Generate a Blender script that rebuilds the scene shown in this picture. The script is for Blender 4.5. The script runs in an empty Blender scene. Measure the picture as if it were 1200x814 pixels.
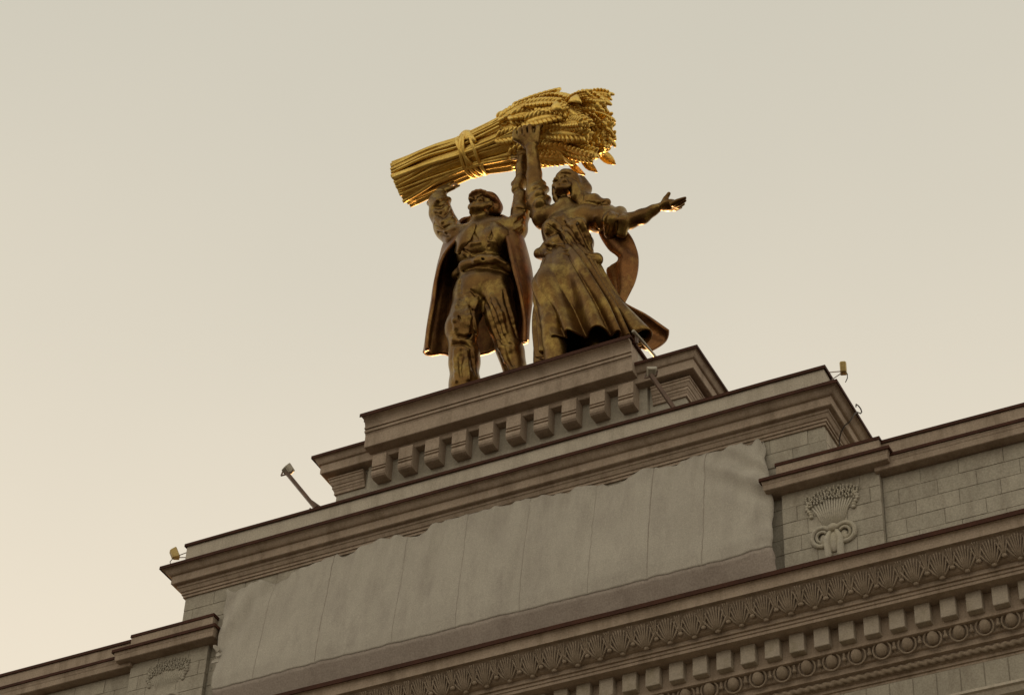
import bpy, bmesh, math, random
import numpy as np
from mathutils import Vector, Matrix, noise

random.seed(7)
S = bpy.context.scene
COL = S.collection
ZO = 37.6            # height of the attic parapet above the ground

# ---------------------------------------------------------------- camera
cam_d = bpy.data.cameras.new("camera")
cam = bpy.data.objects.new("camera", cam_d)
COL.objects.link(cam)
cam_d.sensor_width = 36.0
cam_d.lens = 36.0 * 2752.46 / 1200.0
cam_d.clip_start = 0.5
cam_d.clip_end = 6000
_f = Vector((-0.36668793, 0.66721919, 0.64835061))
_r = Vector((0.89148543, 0.45130107, 0.03976276))
_u = Vector((0.26607085, -0.59257565, 0.76030284))
m = Matrix(((_r.x, _u.x, -_f.x, 22.8764518), (_r.y, _u.y, -_f.y, -40.67762313),
            (_r.z, _u.z, -_f.z, ZO - 35.99004145), (0, 0, 0, 1)))
cam.matrix_world = m
S.camera = cam

# ---------------------------------------------------------------- sky, sun, exposure
SUN_EL, SUN_AZ = math.radians(6), math.radians(-26)      # low behind the gate, to the left
W = bpy.data.worlds.new("World")
S.world = W
W.use_nodes = True
nt = W.node_tree
nt.nodes.clear()
sky = nt.nodes.new("ShaderNodeTexSky")
sky.sky_type = 'NISHITA'
sky.sun_disc = False
sky.sun_elevation = SUN_EL
sky.sun_rotation = SUN_AZ
sky.air_density = 1.0
sky.dust_density = 3.0
sky.ozone_density = 0.6
# thin bright evening overcast: peach towards the horizon, greyer overhead, hardly any structure
tc = nt.nodes.new("ShaderNodeTexCoord")
sx = nt.nodes.new("ShaderNodeSeparateXYZ")
nt.links.new(tc.outputs["Generated"], sx.inputs[0])
cn = nt.nodes.new("ShaderNodeTexNoise"); cn.inputs["Scale"].default_value = 3.5; cn.inputs["Detail"].default_value = 5
nt.links.new(tc.outputs["Generated"], cn.inputs["Vector"])
ma = nt.nodes.new("ShaderNodeMath"); ma.operation = 'MULTIPLY_ADD'
nt.links.new(cn.outputs[0], ma.inputs[0]); ma.inputs[1].default_value = .10; nt.links.new(sx.outputs[2], ma.inputs[2])
rp_ = nt.nodes.new("ShaderNodeValToRGB")
rp_.color_ramp.interpolation = 'EASE'
rp_.color_ramp.elements[0].position = .50; rp_.color_ramp.elements[0].color = (.93, .825, .66, 1)
rp_.color_ramp.elements[1].position = .86; rp_.color_ramp.elements[1].color = (.67, .632, .525, 1)
nt.links.new(ma.outputs[0], rp_.inputs[0])
sc_ = nt.nodes.new("ShaderNodeVectorMath"); sc_.operation = 'SCALE'; sc_.inputs[3].default_value = 10.0
nt.links.new(rp_.outputs[0], sc_.inputs[0])
mix = nt.nodes.new("ShaderNodeMix")
mix.data_type = 'RGBA'
mix.inputs[0].default_value = 0.90
nt.links.new(sc_.outputs[0], mix.inputs[7])
nt.links.new(sky.outputs[0], mix.inputs[6])
bg = nt.nodes.new("ShaderNodeBackground")
bg.inputs[1].default_value = 0.1
nt.links.new(mix.outputs[2], bg.inputs[0])
wo = nt.nodes.new("ShaderNodeOutputWorld")
nt.links.new(bg.outputs[0], wo.inputs[0])

sd = bpy.data.lights.new("sun", 'SUN')
sd.energy = 5.0
sd.angle = math.radians(0.5)
sd.color = (1.0, 0.58, 0.24)
sun = bpy.data.objects.new("sun", sd)
COL.objects.link(sun)
to_sun = Vector((math.sin(SUN_AZ) * math.cos(SUN_EL), math.cos(SUN_AZ) * math.cos(SUN_EL), math.sin(SUN_EL)))
sun.rotation_euler = to_sun.to_track_quat('Z', 'Y').to_euler()

S.view_settings.view_transform = 'Standard'
S.view_settings.look = 'None'
S.view_settings.exposure = 0.0
S.view_settings.gamma = 1.0

# ---------------------------------------------------------------- materials
def mat(name, c1, c2, scale=3.0, rough=0.85, metal=0.0, bump=0.15, bscale=25.0, c3=None, streak=0.0, thr=(0.35, 0.65), obj_var=0.0, grain=26):
    M = bpy.data.materials.new(name)
    M.use_nodes = True
    n, l = M.node_tree.nodes, M.node_tree.links
    b = n["Principled BSDF"]
    geo = n.new("ShaderNodeNewGeometry")
    n1 = n.new("ShaderNodeTexNoise"); n1.inputs["Scale"].default_value = scale; n1.inputs["Detail"].default_value = 8
    n1.inputs["Roughness"].default_value = 0.65
    l.new(geo.outputs["Position"], n1.inputs["Vector"])
    r = n.new("ShaderNodeValToRGB")
    r.color_ramp.elements[0].position, r.color_ramp.elements[1].position = thr
    r.color_ramp.elements[0].color = (*c1, 1); r.color_ramp.elements[1].color = (*c2, 1)
    l.new(n1.outputs[0], r.inputs[0])
    out = r.outputs[0]
    if c3:                                        # stains, stretched downwards when streak is set
        mp = n.new("ShaderNodeMapping"); mp.inputs["Scale"].default_value = (1.6, 1.6, 1.6 * (1 - streak) + 0.12 * streak)
        l.new(geo.outputs["Position"], mp.inputs[0])
        n2 = n.new("ShaderNodeTexNoise"); n2.inputs["Scale"].default_value = 1.3; n2.inputs["Detail"].default_value = 9
        n2.inputs["Roughness"].default_value = 0.7
        l.new(mp.outputs[0], n2.inputs["Vector"])
        r2 = n.new("ShaderNodeValToRGB"); r2.color_ramp.elements[0].position = 0.48; r2.color_ramp.elements[1].position = 0.72
        l.new(n2.outputs[0], r2.inputs[0])
        mx = n.new("ShaderNodeMix"); mx.data_type = 'RGBA'
        l.new(r2.outputs[0], mx.inputs[0]); l.new(out, mx.inputs[6]); mx.inputs[7].default_value = (*c3, 1)
        out = mx.outputs[2]
    if obj_var:
        oi = n.new("ShaderNodeObjectInfo")
        mr = n.new("ShaderNodeMapRange"); mr.inputs[3].default_value = 1 - obj_var; mr.inputs[4].default_value = 1 + obj_var
        l.new(oi.outputs["Random"], mr.inputs[0])
        hs = n.new("ShaderNodeHueSaturation"); l.new(mr.outputs[0], hs.inputs["Value"]); l.new(out, hs.inputs["Color"])
        out = hs.outputs[0]
    gn = n.new("ShaderNodeTexNoise"); gn.inputs["Scale"].default_value = grain; gn.inputs["Detail"].default_value = 3
    l.new(geo.outputs["Position"], gn.inputs["Vector"])
    gm = n.new("ShaderNodeMapRange"); gm.inputs[1].default_value = .3; gm.inputs[2].default_value = .7; gm.inputs[3].default_value = .84; gm.inputs[4].default_value = 1.16
    l.new(gn.outputs[0], gm.inputs[0])
    gh = n.new("ShaderNodeHueSaturation"); l.new(gm.outputs[0], gh.inputs["Value"]); l.new(out, gh.inputs["Color"]); out = gh.outputs[0]
    l.new(out, b.inputs["Base Color"])
    b.inputs["Roughness"].default_value = rough
    b.inputs["Metallic"].default_value = metal
    nb = n.new("ShaderNodeTexNoise"); nb.inputs["Scale"].default_value = bscale; nb.inputs["Detail"].default_value = 6
    l.new(geo.outputs["Position"], nb.inputs["Vector"])
    bp = n.new("ShaderNodeBump"); bp.inputs["Strength"].default_value = bump; bp.inputs["Distance"].default_value = 0.02
    l.new(nb.outputs[0], bp.inputs["Height"]); l.new(bp.outputs[0], b.inputs["Normal"])
    return M

STONE = mat("stone", (.375, .345, .28), (.425, .392, .32), 2.2, .9, 0, .25, 30, (.28, .245, .195), .75, obj_var=.06)
JOINT = mat("mortar", (.325, .295, .24), (.365, .332, .27), 3, .95)
STUCCO = mat("stucco", (.35, .275, .208), (.42, .337, .26), 1.6, .9, 0, .2, 22, (.23, .175, .125), .85)
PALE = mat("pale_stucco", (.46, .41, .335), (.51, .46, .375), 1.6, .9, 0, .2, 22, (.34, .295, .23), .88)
ORN = mat("plaster_ornament", (.28, .222, .16), (.35, .28, .21), 4, .85, 0, .2, 40, (.27, .21, .155), .2)
DENT = mat("dentil_stucco", (.37, .32, .26), (.43, .375, .30), 4, .85, 0, .2, 40, (.27, .23, .155), .2)
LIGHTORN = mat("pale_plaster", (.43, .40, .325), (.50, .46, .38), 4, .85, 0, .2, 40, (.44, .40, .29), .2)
FLASH = mat("painted_sheet_metal", (.05, .02, .012), (.075, .029, .017), 2.5, .7, .0, .1, 8)
TARP = mat("tarpaulin", (.42, .388, .33), (.47, .438, .372), .8, .8, 0, .2, 11, (.36, .325, .28), .75, grain=40)
TARP_LOW = mat("tarpaulin_strip", (.33, .28, .24), (.38, .325, .28), .9, .85, 0, .4, 11, (.29, .24, .205), .4)
SEAM = mat("tarpaulin_seam", (.30, .26, .22), (.36, .32, .275), 6, .9)
BRONZE = mat("bronze", (.085, .041, .015), (.215, .122, .036), 1.3, .37, .92, .3, 9, (.36, .25, .07), .2, thr=(.3, .7))
BRONZE_RED = mat("red_bronze", (.085, .034, .012), (.26, .115, .034), 1.9, .43, .8, .5, 9, (.33, .19, .055), .3, thr=(.3, .7))
GOLD = mat("gilt", (.74, .50, .12), (.90, .66, .20), 3, .46, 1.0, .15, 20, (.60, .37, .08), .1)
STEEL = mat("painted_steel", (.10, .065, .045), (.15, .09, .06), 4, .5, .3)
LAMPM = mat("lamp_casing", (.30, .27, .21), (.40, .36, .28), 5, .45, .3)
FLASH.node_tree.nodes["Principled BSDF"].inputs["Specular IOR Level"].default_value = .15
BRASSY = mat("lamp_casing_yellow", (.40, .29, .10), (.50, .37, .14), 5, .4, .4)
GLASS = mat("lamp_glass", (.75, .72, .65), (.8, .78, .7), 5, .1, .0)
CABLE = mat("cable_rubber", (.05, .04, .03), (.07, .05, .04), 5, .6)
PAVE = mat("paving", (.10, .085, .066), (.13, .11, .087), .3, .9)

# ---------------------------------------------------------------- object helpers
def mesh_obj(name, me, material=None, parent=None, loc=None):
    o = bpy.data.objects.new(name, me)
    COL.objects.link(o)
    if material and not me.materials:
        me.materials.append(material)
    base = Vector((0, 0, ZO)) if loc is None else Vector(loc) + Vector((0, 0, ZO))
    if parent:
        o.parent = parent
        o.location = base - world_loc(parent)
    else:
        o.location = base
    return o

def world_loc(o):
    v = Vector((0, 0, 0))
    while o:
        v += o.location
        o = o.parent
    return v

def mk(name, verts, faces, material, parent=None, loc=None, smooth=False):
    me = bpy.data.meshes.new(name)
    me.from_pydata([tuple(v) for v in verts], [], faces)
    me.validate()
    bm = bmesh.new(); bm.from_mesh(me)
    bmesh.ops.recalc_face_normals(bm, faces=bm.faces)
    bm.to_mesh(me); bm.free()
    if smooth:
        me.polygons.foreach_set("use_smooth", [True] * len(me.polygons))
    return mesh_obj(name, me, material, parent, loc)

def dup(o, loc, name=None):
    """a further copy of a part: shares the mesh, same parent; loc in gate coordinates"""
    c = o.copy()
    COL.objects.link(c)
    c.location = Vector(loc) + Vector((0, 0, ZO)) - (world_loc(o.parent) if o.parent else Vector((0, 0, 0)))
    return c

def jit_(o, a=1.0):
    o.scale = (1 + random.uniform(-.07, .07) * a, 1, 1)
    o.location.x += random.uniform(-.012, .012) * a
    o.location.y += random.uniform(-.010, .012) * a
    o.location.z += random.uniform(-.008, .008) * a
    return o

def empty(name, loc, label, cat, group=None):
    o = bpy.data.objects.new(name, None)
    COL.objects.link(o)
    o.location = Vector(loc) + Vector((0, 0, ZO))
    o["label"] = label; o["category"] = cat
    if group: o["group"] = group
    return o

def tag(o, label, cat, group=None):
    o["label"] = label; o["category"] = cat
    if group: o["group"] = group
    return o

class MB:
    def __init__(s): s.v = []; s.f = []
    def add(s, v, f):
        o = len(s.v); s.v += [tuple(p) for p in v]; s.f += [tuple(i + o for i in q) for q in f]
        return s
    def box(s, x0, x1, y0, y1, z0, z1, ch=0.0):
        if ch <= 0:
            v = [(x, y, z) for z in (z0, z1) for y in (y0, y1) for x in (x0, x1)]
            return s.add(v, [(0, 2, 3, 1), (4, 5, 7, 6), (0, 1, 5, 4), (2, 6, 7, 3), (0, 4, 6, 2), (1, 3, 7, 5)])
        bm = bmesh.new()
        bmesh.ops.create_cube(bm, size=1)
        for w in bm.verts:
            w.co = Vector(((x0 + x1) / 2 + w.co.x * (x1 - x0), (y0 + y1) / 2 + w.co.y * (y1 - y0), (z0 + z1) / 2 + w.co.z * (z1 - z0)))
        bmesh.ops.bevel(bm, geom=bm.edges[:], offset=ch, segments=1, affect='EDGES')
        return s.bm(bm)
    def bm(s, bm):
        bm.verts.index_update()
        s.add([w.co[:] for w in bm.verts], [[w.index for w in f.verts] for f in bm.faces]); bm.free()
        return s
    def tube(s, pts, rad, n=8, cap=True):
        pts = [Vector(p) for p in pts]
        if not isinstance(rad, (list, tuple)): rad = [rad] * len(pts)
        v = []; prev = None
        for i, p in enumerate(pts):
            t = (pts[min(i + 1, len(pts) - 1)] - pts[max(i - 1, 0)]).normalized()
            if prev is None:
                a = t.orthogonal().normalized()
            else:
                a = (prev - t * prev.dot(t)).normalized()
            prev = a; b = t.cross(a)
            for k in range(n):
                an = 2 * math.pi * k / n
                v.append(p + (a * math.cos(an) + b * math.sin(an)) * rad[i])
        f = []
        for i in range(len(pts) - 1):
            for k in range(n):
                f.append((i * n + k, i * n + (k + 1) % n, (i + 1) * n + (k + 1) % n, (i + 1) * n + k))
        if cap:
            f.append(tuple(range(n))[::-1]); f.append(tuple((len(pts) - 1) * n + k for k in range(n)))
        return s.add(v, f)
    def ell(s, c, r, M=None, nu=8, nv=5):
        c = Vector(c); v = [Vector((0, 0, r[2]))]
        for j in range(1, nv):
            th = math.pi * j / nv
            for k in range(nu):
                ph = 2 * math.pi * k / nu
                v.append(Vector((r[0] * math.sin(th) * math.cos(ph), r[1] * math.sin(th) * math.sin(ph), r[2] * math.cos(th))))
        v.append(Vector((0, 0, -r[2])))
        f = [(0, 1 + k, 1 + (k + 1) % nu) for k in range(nu)]
        for j in range(nv - 2):
            for k in range(nu):
                a = 1 + j * nu + k; b = 1 + j * nu + (k + 1) % nu
                f.append((a, a + nu, b + nu, b))
        e = 1 + (nv - 2) * nu; L = len(v) - 1
        f += [(e + k, L, e + (k + 1) % nu) for k in range(nu)]
        if M is not None: v = [M @ p for p in v]
        return s.add([p + c for p in v], f)
    def build(s, name, material, parent=None, loc=None, smooth=False):
        return mk(name, s.v, s.f, material, parent, loc, smooth)

def cyma(a, b, n=6, kind='S'):
    """curve from a to b in (offset, z): S curve, or quarter hollow / round"""
    out = []
    for i in range(n + 1):
        t = i / n
        if kind == 'S':
            s = t - math.sin(2 * math.pi * t) / (2 * math.pi) * .85
            out.append((a[0] + (b[0] - a[0]) * t, a[1] + (b[1] - a[1]) * s))
        elif kind == 'hollow':
            out.append((a[0] + (b[0] - a[0]) * math.sin(t * math.pi / 2), a[1] + (b[1] - a[1]) * (1 - math.cos(t * math.pi / 2))))
        else:
            out.append((a[0] + (b[0] - a[0]) * (1 - math.cos(t * math.pi / 2)), a[1] + (b[1] - a[1]) * math.sin(t * math.pi / 2)))
    return out

def sweep(name, path, prof, material, parent, closed=True, jit=0.0):
    """mitred moulding: path of plan points (outside on the right hand of travel), profile of (offset, z), closed polygon"""
    P = [Vector(p) for p in path]
    if jit:                                     # long runs get extra stations and a slight unevenness
        Q = []
        for a, b in zip(P, P[1:]):
            k = max(1, int((b - a).length / 1.3))
            Q += [a.lerp(b, i / k) for i in range(k)]
        P = Q + [P[-1]]
    N = len(P); verts = []; faces = []
    for i, p in enumerate(P):
        d0 = (p - P[i - 1]).normalized() if i > 0 else None
        d1 = (P[i + 1] - p).normalized() if i < N - 1 else None
        n0 = Vector((d0.y, -d0.x)) if d0 is not None else None
        n1 = Vector((d1.y, -d1.x)) if d1 is not None else None
        if n0 is None: mv = n1
        elif n1 is None: mv = n0
        else: mv = (n0 + n1) / (1 + n0.dot(n1))
        w = noise.noise(Vector((p.x * .7, p.y * .7, hash(name) % 17))) * jit
        for (d, z) in prof:
            verts.append((p.x + mv.x * d, p.y + mv.y * d, z + w))
    K = len(prof)
    for i in range(N - 1):
        for k in range(K if closed else K - 1):
            a = i * K + k; b = i * K + (k + 1) % K
            faces.append((a, b, b + K, a + K))
    if closed:
        faces.append(tuple(range(K))); faces.append(tuple((N - 1) * K + k for k in range(K))[::-1])
    return mk(name, verts, faces, material, parent)

# ================================================================ GROUND
g = MB()
n_g = 24
for i in range(n_g):
    pass
gs = 3000
o = mk("ground", [(-gs, -gs, 0), (gs, -gs, 0), (gs, gs, 0), (-gs, gs, 0)], [(0, 1, 2, 3)], PAVE, None, (0, 0, -ZO))
o["kind"] = "structure"

# ================================================================ THE GATE
gate = empty("monumental_gate", (0, 4, -ZO), "tall stone gate with stepped attic, carved cornices and grey tarpaulin over its front", "gate")

BACK = 8.0
# --- lower gate: piers and lintel carry the entablature (below the frame)
m_ = MB()
m_.box(-24, 24, -.40, BACK, -14, -7.5)
for x0, x1 in ((-24, -19), (-13, -8), (8, 13), (19, 24)):
    m_.box(x0, x1, -.405, BACK - .1, -ZO, -13.9)
m_.build("lower_wall", STONE, gate)

# --- main entablature
MP = [(-24.6, BACK), (-24.6, -.40), (24.6, -.40), (24.6, BACK)]
def prof_y(lst):
    return [(-.40 - y, z) for y, z in lst]
leafc = cyma((2.02, -7.44), (1.67, -7.92), 8, 'S')
leafc = [(-d, z) for d, z in leafc]
main = prof_y([(.5, -7.13), (-2.16, -7.13), (-2.16, -7.2), (-2.13, -7.22)] + [(-1 * d_, z_) for d_, z_ in cyma((2.13, -7.22), (2.08, -7.40), 4, 'hollow')] +
              [(-2.08, -7.445), (-2.02, -7.445)] + leafc +
              [(-1.62, -7.93), (-1.62, -8.03), (-1.57, -8.035), (-1.57, -8.10), (-1.54, -8.11), (-1.54, -8.18), (-1.12, -8.18), (-1.12, -8.735), (-1.09, -8.745), (-.99, -8.745)] +
              [(-1 * d_, z_) for d_, z_ in cyma((.985, -8.75), (.90, -8.985), 4, 'S')] +
              [(-.88, -8.99), (-.84, -9.0), (-.84, -9.13), (-.75, -9.145)] +
              [(-1 * d_, z_) for d_, z_ in cyma((.75, -9.145), (.65, -9.285), 4, 'S')] +
              [(-.65, -9.29), (-.63, -9.30), (-.63, -9.365), (-.59, -9.375), (-.59, -9.425), (-.51, -9.44), (.5, -9.44)])
cornice = sweep("main_cornice", MP, main, STUCCO, gate)
fl = prof_y([(.5, -7.085), (-2.16, -7.10), (-2.19, -7.105), (-2.195, -7.215), (-2.17, -7.218), (-2.165, -7.14), (.5, -7.126)])
sweep("sheet_metal_coping", MP, fl, FLASH, cornice, jit=.014)

# acanthus leaves on the cyma of the main cornice
def curve_at(t):
    t = max(0, min(1, t)) * (len(leafc) - 1)
    i = min(int(t), len(leafc) - 2); f = t - i
    a, b = leafc[i], leafc[i + 1]
    y = a[0] + (b[0] - a[0]) * f; z = a[1] + (b[1] - a[1]) * f
    tx = Vector((0, b[0] - a[0], b[1] - a[1])).normalized()
    nrm = Vector((0, tx.z, -tx.y))
    if nrm.y > 0: nrm = -nrm
    return Vector((0, y, z)), nrm
def fan_leaf(n, spread, t_root, t_tip, rad, curl):
    B = MB()
    for k in range(n):
        q_ = (k - (n - 1) / 2) / ((n - 1) / 2)
        tip = t_root + (t_tip - t_root) * (1 - .42 * q_ * q_)
        pts = []; rr = []
        for s in range(5):
            w = s / 4
            P, nn = curve_at(t_root + (tip - t_root) * w)
            pts.append(P + nn * (.012 + .03 * math.sin(w * 3.1) + curl * w ** 3 * (1 - .5 * abs(q_))) + Vector((q_ * spread * w ** .8 * (1 + .15 * w), 0, 0)))
            rr.append(rad * (.55 + 1.0 * math.sin(math.pi * (.12 + .78 * w))))
        B.tube(pts, rr, 5)
    P, nn = curve_at(t_root - .03)
    B.ell(P + nn * .03, (.07, .045, .05))
    return B
PD, XD = .5533, 2.7295
leafA = fan_leaf(9, .24, .95, .16, .016, .03).build("acanthus_leaf", ORN, cornice, (0, 0, 0), True)
leafB = fan_leaf(5, .10, .72, .06, .014, .05).build("small_acanthus_leaf", ORN, cornice, (0, 0, 0), True)
K0, K1 = -14, 28
for k in range(K0, K1):
    x = XD + PD * k
    for src, dx in ((leafA, .22), (leafB, .22 + PD / 2)):
        if k == K0:
            src.location.x += x + dx
        else:
            jit_(dup(src, (x + dx, 0, 0)))

# dentils
d_ = MB().box(0, .335, -1.306, -1.10, -8.63, -8.172, .012).build("dentil", DENT, cornice, (XD + PD * K0, 0, 0))
for k in range(K0 + 1, K1):
    dup(d_, (XD + PD * k, 0, 0))

# egg and dart
EX = 9.632 - PD * 13
eg = MB().ell((0, -1.0, -8.865), (.128, .12, .15), Matrix.Rotation(.5, 3, 'X'), 12, 8).build("egg", ORN, cornice, (EX, 0, 0), True)
sh = []
for k in range(15):
    t = math.radians(65 - 310 * k / 14)
    sh.append((.19 * math.cos(t), -1.0 - .05 * math.sin(t), -8.865 + .185 * math.sin(t)))
es = MB().tube(sh, .024, 6).build("egg_shell", ORN, cornice, (EX, 0, 0), True)
da = MB().tube([(0, -1.02, -8.755), (0, -1.0, -8.87), (0, -.90, -8.99)], [.03, .035, .01], 6).ell((0, -1.0, -8.89), (.055, .05, .045)).build("dart", ORN, cornice, (EX + PD / 2, 0, 0))
for k in range(-8, 24):
    for src, dx in ((eg, 0), (es, 0), (da, PD / 2)):
        if k != 0: jit_(dup(src, (EX + PD * k + dx, 0, 0)), .6)

# twisted rope moulding
v = []; f = []; NX = 620; NC = 10
for i in range(NX):
    x = -5 + 21.0 * i / (NX - 1)
    for k in range(NC):
        a = 2 * math.pi * k / NC
        r = .062 * (1 + .28 * math.cos(2 * a - x * 34))
        v.append((x, -.72 + r * math.cos(a) * .9, -9.22 + r * math.sin(a)))
for i in range(NX - 1):
    for k in range(NC):
        f.append((i * NC + k, i * NC + (k + 1) % NC, (i + 1) * NC + (k + 1) % NC, (i + 1) * NC + k))
mk("rope_moulding", v, f, ORN, cornice, None, True)

# frieze of upright stone slabs, and the band under it
frieze = MB().box(-24.5, 24.5, -.59, -.39, -10.09, -9.43).build("frieze", JOINT, gate)
TX = 11.68; TP = .505
t_ = MB().box(.007, TP - .007, -.61, -.55, -10.09, -9.45, .010).build("stone_slab", STONE, frieze, (TX - TP * 8, 0, 0))
for k in range(-7, 8):
    dup(t_, (TX + TP * k, 0, 0))
sweep("string_course", [(-24.6, -.40), (24.6, -.40)], [(.02, -10.085), (.33, -10.09), (.36, -10.17), (.30, -10.19), (.24, -10.3), (.02, -10.35)], PALE, gate)

# --- attic wall
ww, yw = 8.838, .126
attic = MB().box(-ww + .03, ww - .03, yw + .018, BACK, -7.4, -.9).build("attic_wall", JOINT, gate)
random.seed(3)
def blocks(parent, x0, x1, yf, z_top, z_bot, bw=.93, bh=.415, keep=None, depth=.10, ends=True):
    row = 0; z = z_top
    while z > z_bot:
        x = x0 - (bw / 2 if row % 2 else 0) - (.13 * (row % 3))
        while x < x1 - .02:
            a = max(x, x0); w_ = bw * random.uniform(.92, 1.08); b = min(x + w_, x1)
            if x1 - b < .15: b = x1
            if b - a > .1 and (keep is None or keep(a, b, z)):
                j = random.uniform(-.006, .008)
                MB().box(a + .004, b - .004, yf - j, yf + depth, z - bh + .004, z - .004, .007).build("stone_block", STONE, parent)
            x = b if b > x else x + w_
            if b >= x1: break
        z -= bh; row += 1
blocks(attic, -ww, ww, yw, -1.66, -5.7, .95, .42, keep=lambda a, b, z: b < -6.6 or a > 7.0 or (z > -2.0))
# side faces of the attic, plain ashlar; the paler colour stands in for stronger sky light
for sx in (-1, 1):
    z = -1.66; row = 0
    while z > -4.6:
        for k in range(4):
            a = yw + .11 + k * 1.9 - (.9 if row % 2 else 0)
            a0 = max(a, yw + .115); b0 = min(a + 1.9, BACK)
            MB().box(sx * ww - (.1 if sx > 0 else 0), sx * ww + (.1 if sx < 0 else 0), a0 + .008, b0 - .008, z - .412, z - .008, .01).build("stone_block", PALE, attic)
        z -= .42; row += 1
AC_P = [(-ww, BACK), (-ww, yw), (ww, yw), (ww, BACK)]
acp = [(-.4, -.89), (.53, -.89), (.53, -.94)] + cyma((.53, -.945), (.335, -1.10), 6, 'S') + \
      [(.31, -1.105), (.31, -1.33), (.29, -1.345), (.19, -1.345), (.19, -1.42)] + cyma((.18, -1.425), (.10, -1.53), 4, 'S') + \
      [(.085, -1.535), (.085, -1.60), (.05, -1.605), (.05, -1.675), (-.4, -1.675)]
ac = sweep("attic_cornice", AC_P, acp, STUCCO, gate)
sweep("sheet_metal_coping", AC_P, [(-.4, -.84), (.54, -.855), (.562, -.86), (.566, -.955), (.545, -.96), (.54, -.886), (-.4, -.883)], FLASH, ac, jit=.014)
# parapet above the cornice
AP_P = [(-8.95, BACK - .4), (-8.95, 0), (8.95, 0), (8.95, BACK - .4)]
par = sweep("attic_parapet", AP_P, [(-.35, -.02), (0, -.02), (0, -.9), (-.35, -.9)], PALE, gate, jit=.003)
sweep("sheet_metal_coping", AP_P, [(-.6, .03), (.04, .005), (.055, 0), (.055, -.085), (.03, -.09), (.025, -.03), (-.6, -.018)], FLASH, par, jit=.014)
MB().box(-8.7, 8.7, .3, BACK - .6, -.8, -.06).build("attic_roof", FLASH, gate)

# --- upper plinth
wp, yp = 5.018, .898
PL_B = 6.2
plinth = empty("upper_plinth", (0, 3, 0), "", "")
del plinth["label"]; del plinth["category"]
plinth.parent = gate; plinth.location -= gate.location
pw = MB().box(-4.02, 4.02, yp - .115, PL_B, -.06, 1.9)
for sx in (-1, 1):
    pw.box(min(sx * 4.03, sx * wp), max(sx * 4.03, sx * wp), yp, PL_B + .01, -.06, 1.92)
pw.build("plinth_wall", STONE, plinth)
PP = [(-wp, PL_B), (-wp, yp), (wp, yp), (wp, PL_B)]
plc = sweep("plinth_cornice", PP, [(-.5, 2.11), (.53, 2.11), (.53, 2.06)] + cyma((.52, 2.055), (.39, 1.89), 5, 'S') +
            [(.36, 1.885), (.36, 1.62), (.34, 1.605), (-.5, 1.605)], STUCCO, plinth)
sweep("sheet_metal_coping", PP, [(-.5, 2.16), (.54, 2.145), (.558, 2.138), (.562, 2.048), (.543, 2.045), (.538, 2.118), (-.5, 2.118)], FLASH, plc, jit=.006)
# capital mouldings of the corner piers
capp = [(-.1, 1.52), (.20, 1.52), (.20, 1.485), (.17, 1.47), (.17, 1.40)] + cyma((.165, 1.40), (.11, 1.29), 4, 'S') + [(.10, 1.285), (.10, 1.21)] + \
       cyma((.09, 1.205), (.055, 1.13), 3, 'S') + [(.05, 1.125), (.05, 1.04), (-.1, 1.03)]
sweep("pier_capital", [(wp * -1, 3.0), (-wp, yp), (-4.14, yp)], capp, STUCCO, plinth)
sweep("pier_capital", [(4.14, yp), (wp, yp), (wp, 3.0)], capp, STUCCO, plinth)
# raised centre block carrying the statues
wt, yt = 3.841, -.053
CB = 5.2
cb_path = [(-3.86, .25), (3.86, .25)]
PTp = [(-.3, 2.70), (.285, 2.70), (.285, 2.64)] + cyma((.275, 2.63), (.09, 2.42), 6, 'hollow') + [(.115, 2.40), (.115, 2.35), (.07, 2.345), (.07, 2.31), (.095, 2.305), (.095, 2.24), (.055, 2.235), (.035, 2.18)] + \
      [(.035, 1.80), (.02, 1.785), (-.3, 1.785)]
ped = sweep("statue_pedestal", cb_path, PTp, STUCCO, plinth)
MB().box(-3.855, 3.855, .545, CB, 1.79, 2.698).build("pedestal_side", PALE, ped)  # paler than the front: extra sky light on the side, put into the colour
sweep("sheet_metal_coping", [(-3.86, CB), (-3.86, .25), (3.86, .25), (3.86, CB)], [(-3, 2.745), (.05, 2.742), (.07, 2.738), (.072, 2.652), (-.02, 2.65), (-3, 2.703)], FLASH, ped, jit=.004)
sweep("sheet_metal_coping", [(-3.925, .25), (3.925, .25)], [(-.1, 2.748), (.29, 2.744), (.305, 2.74), (.307, 2.632), (.288, 2.63), (.287, 2.706), (-.1, 2.706)], FLASH, ped, jit=.006)
# consoles
cs = []
XB, PB = -3.6903, .7869
prof = [(.39, 1.606), (.39, 1.235), (.43, 1.225), (.43, 1.195), (.39, 1.185), (.385, 1.145), (.43, 1.13), (.43, 1.10), (.395, 1.08), (.385, 1.02), (.40, .96), (.44, .915), (.50, .895), (.58, .895), (.86, .93), (.86, 1.606)]
v = [(x, y, z) for x in (0, .41) for y, z in prof]; n = len(prof)
f = [tuple(range(n)), tuple(range(n, 2 * n))[::-1]] + [(i, (i + 1) % n, (i + 1) % n + n, i + n) for i in range(n)]
br = mk("console", v, f, STUCCO, plinth, (XB, .02, 0))
for k in range(1, 10):
    dup(br, (XB + PB * k, .02, 0))

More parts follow.
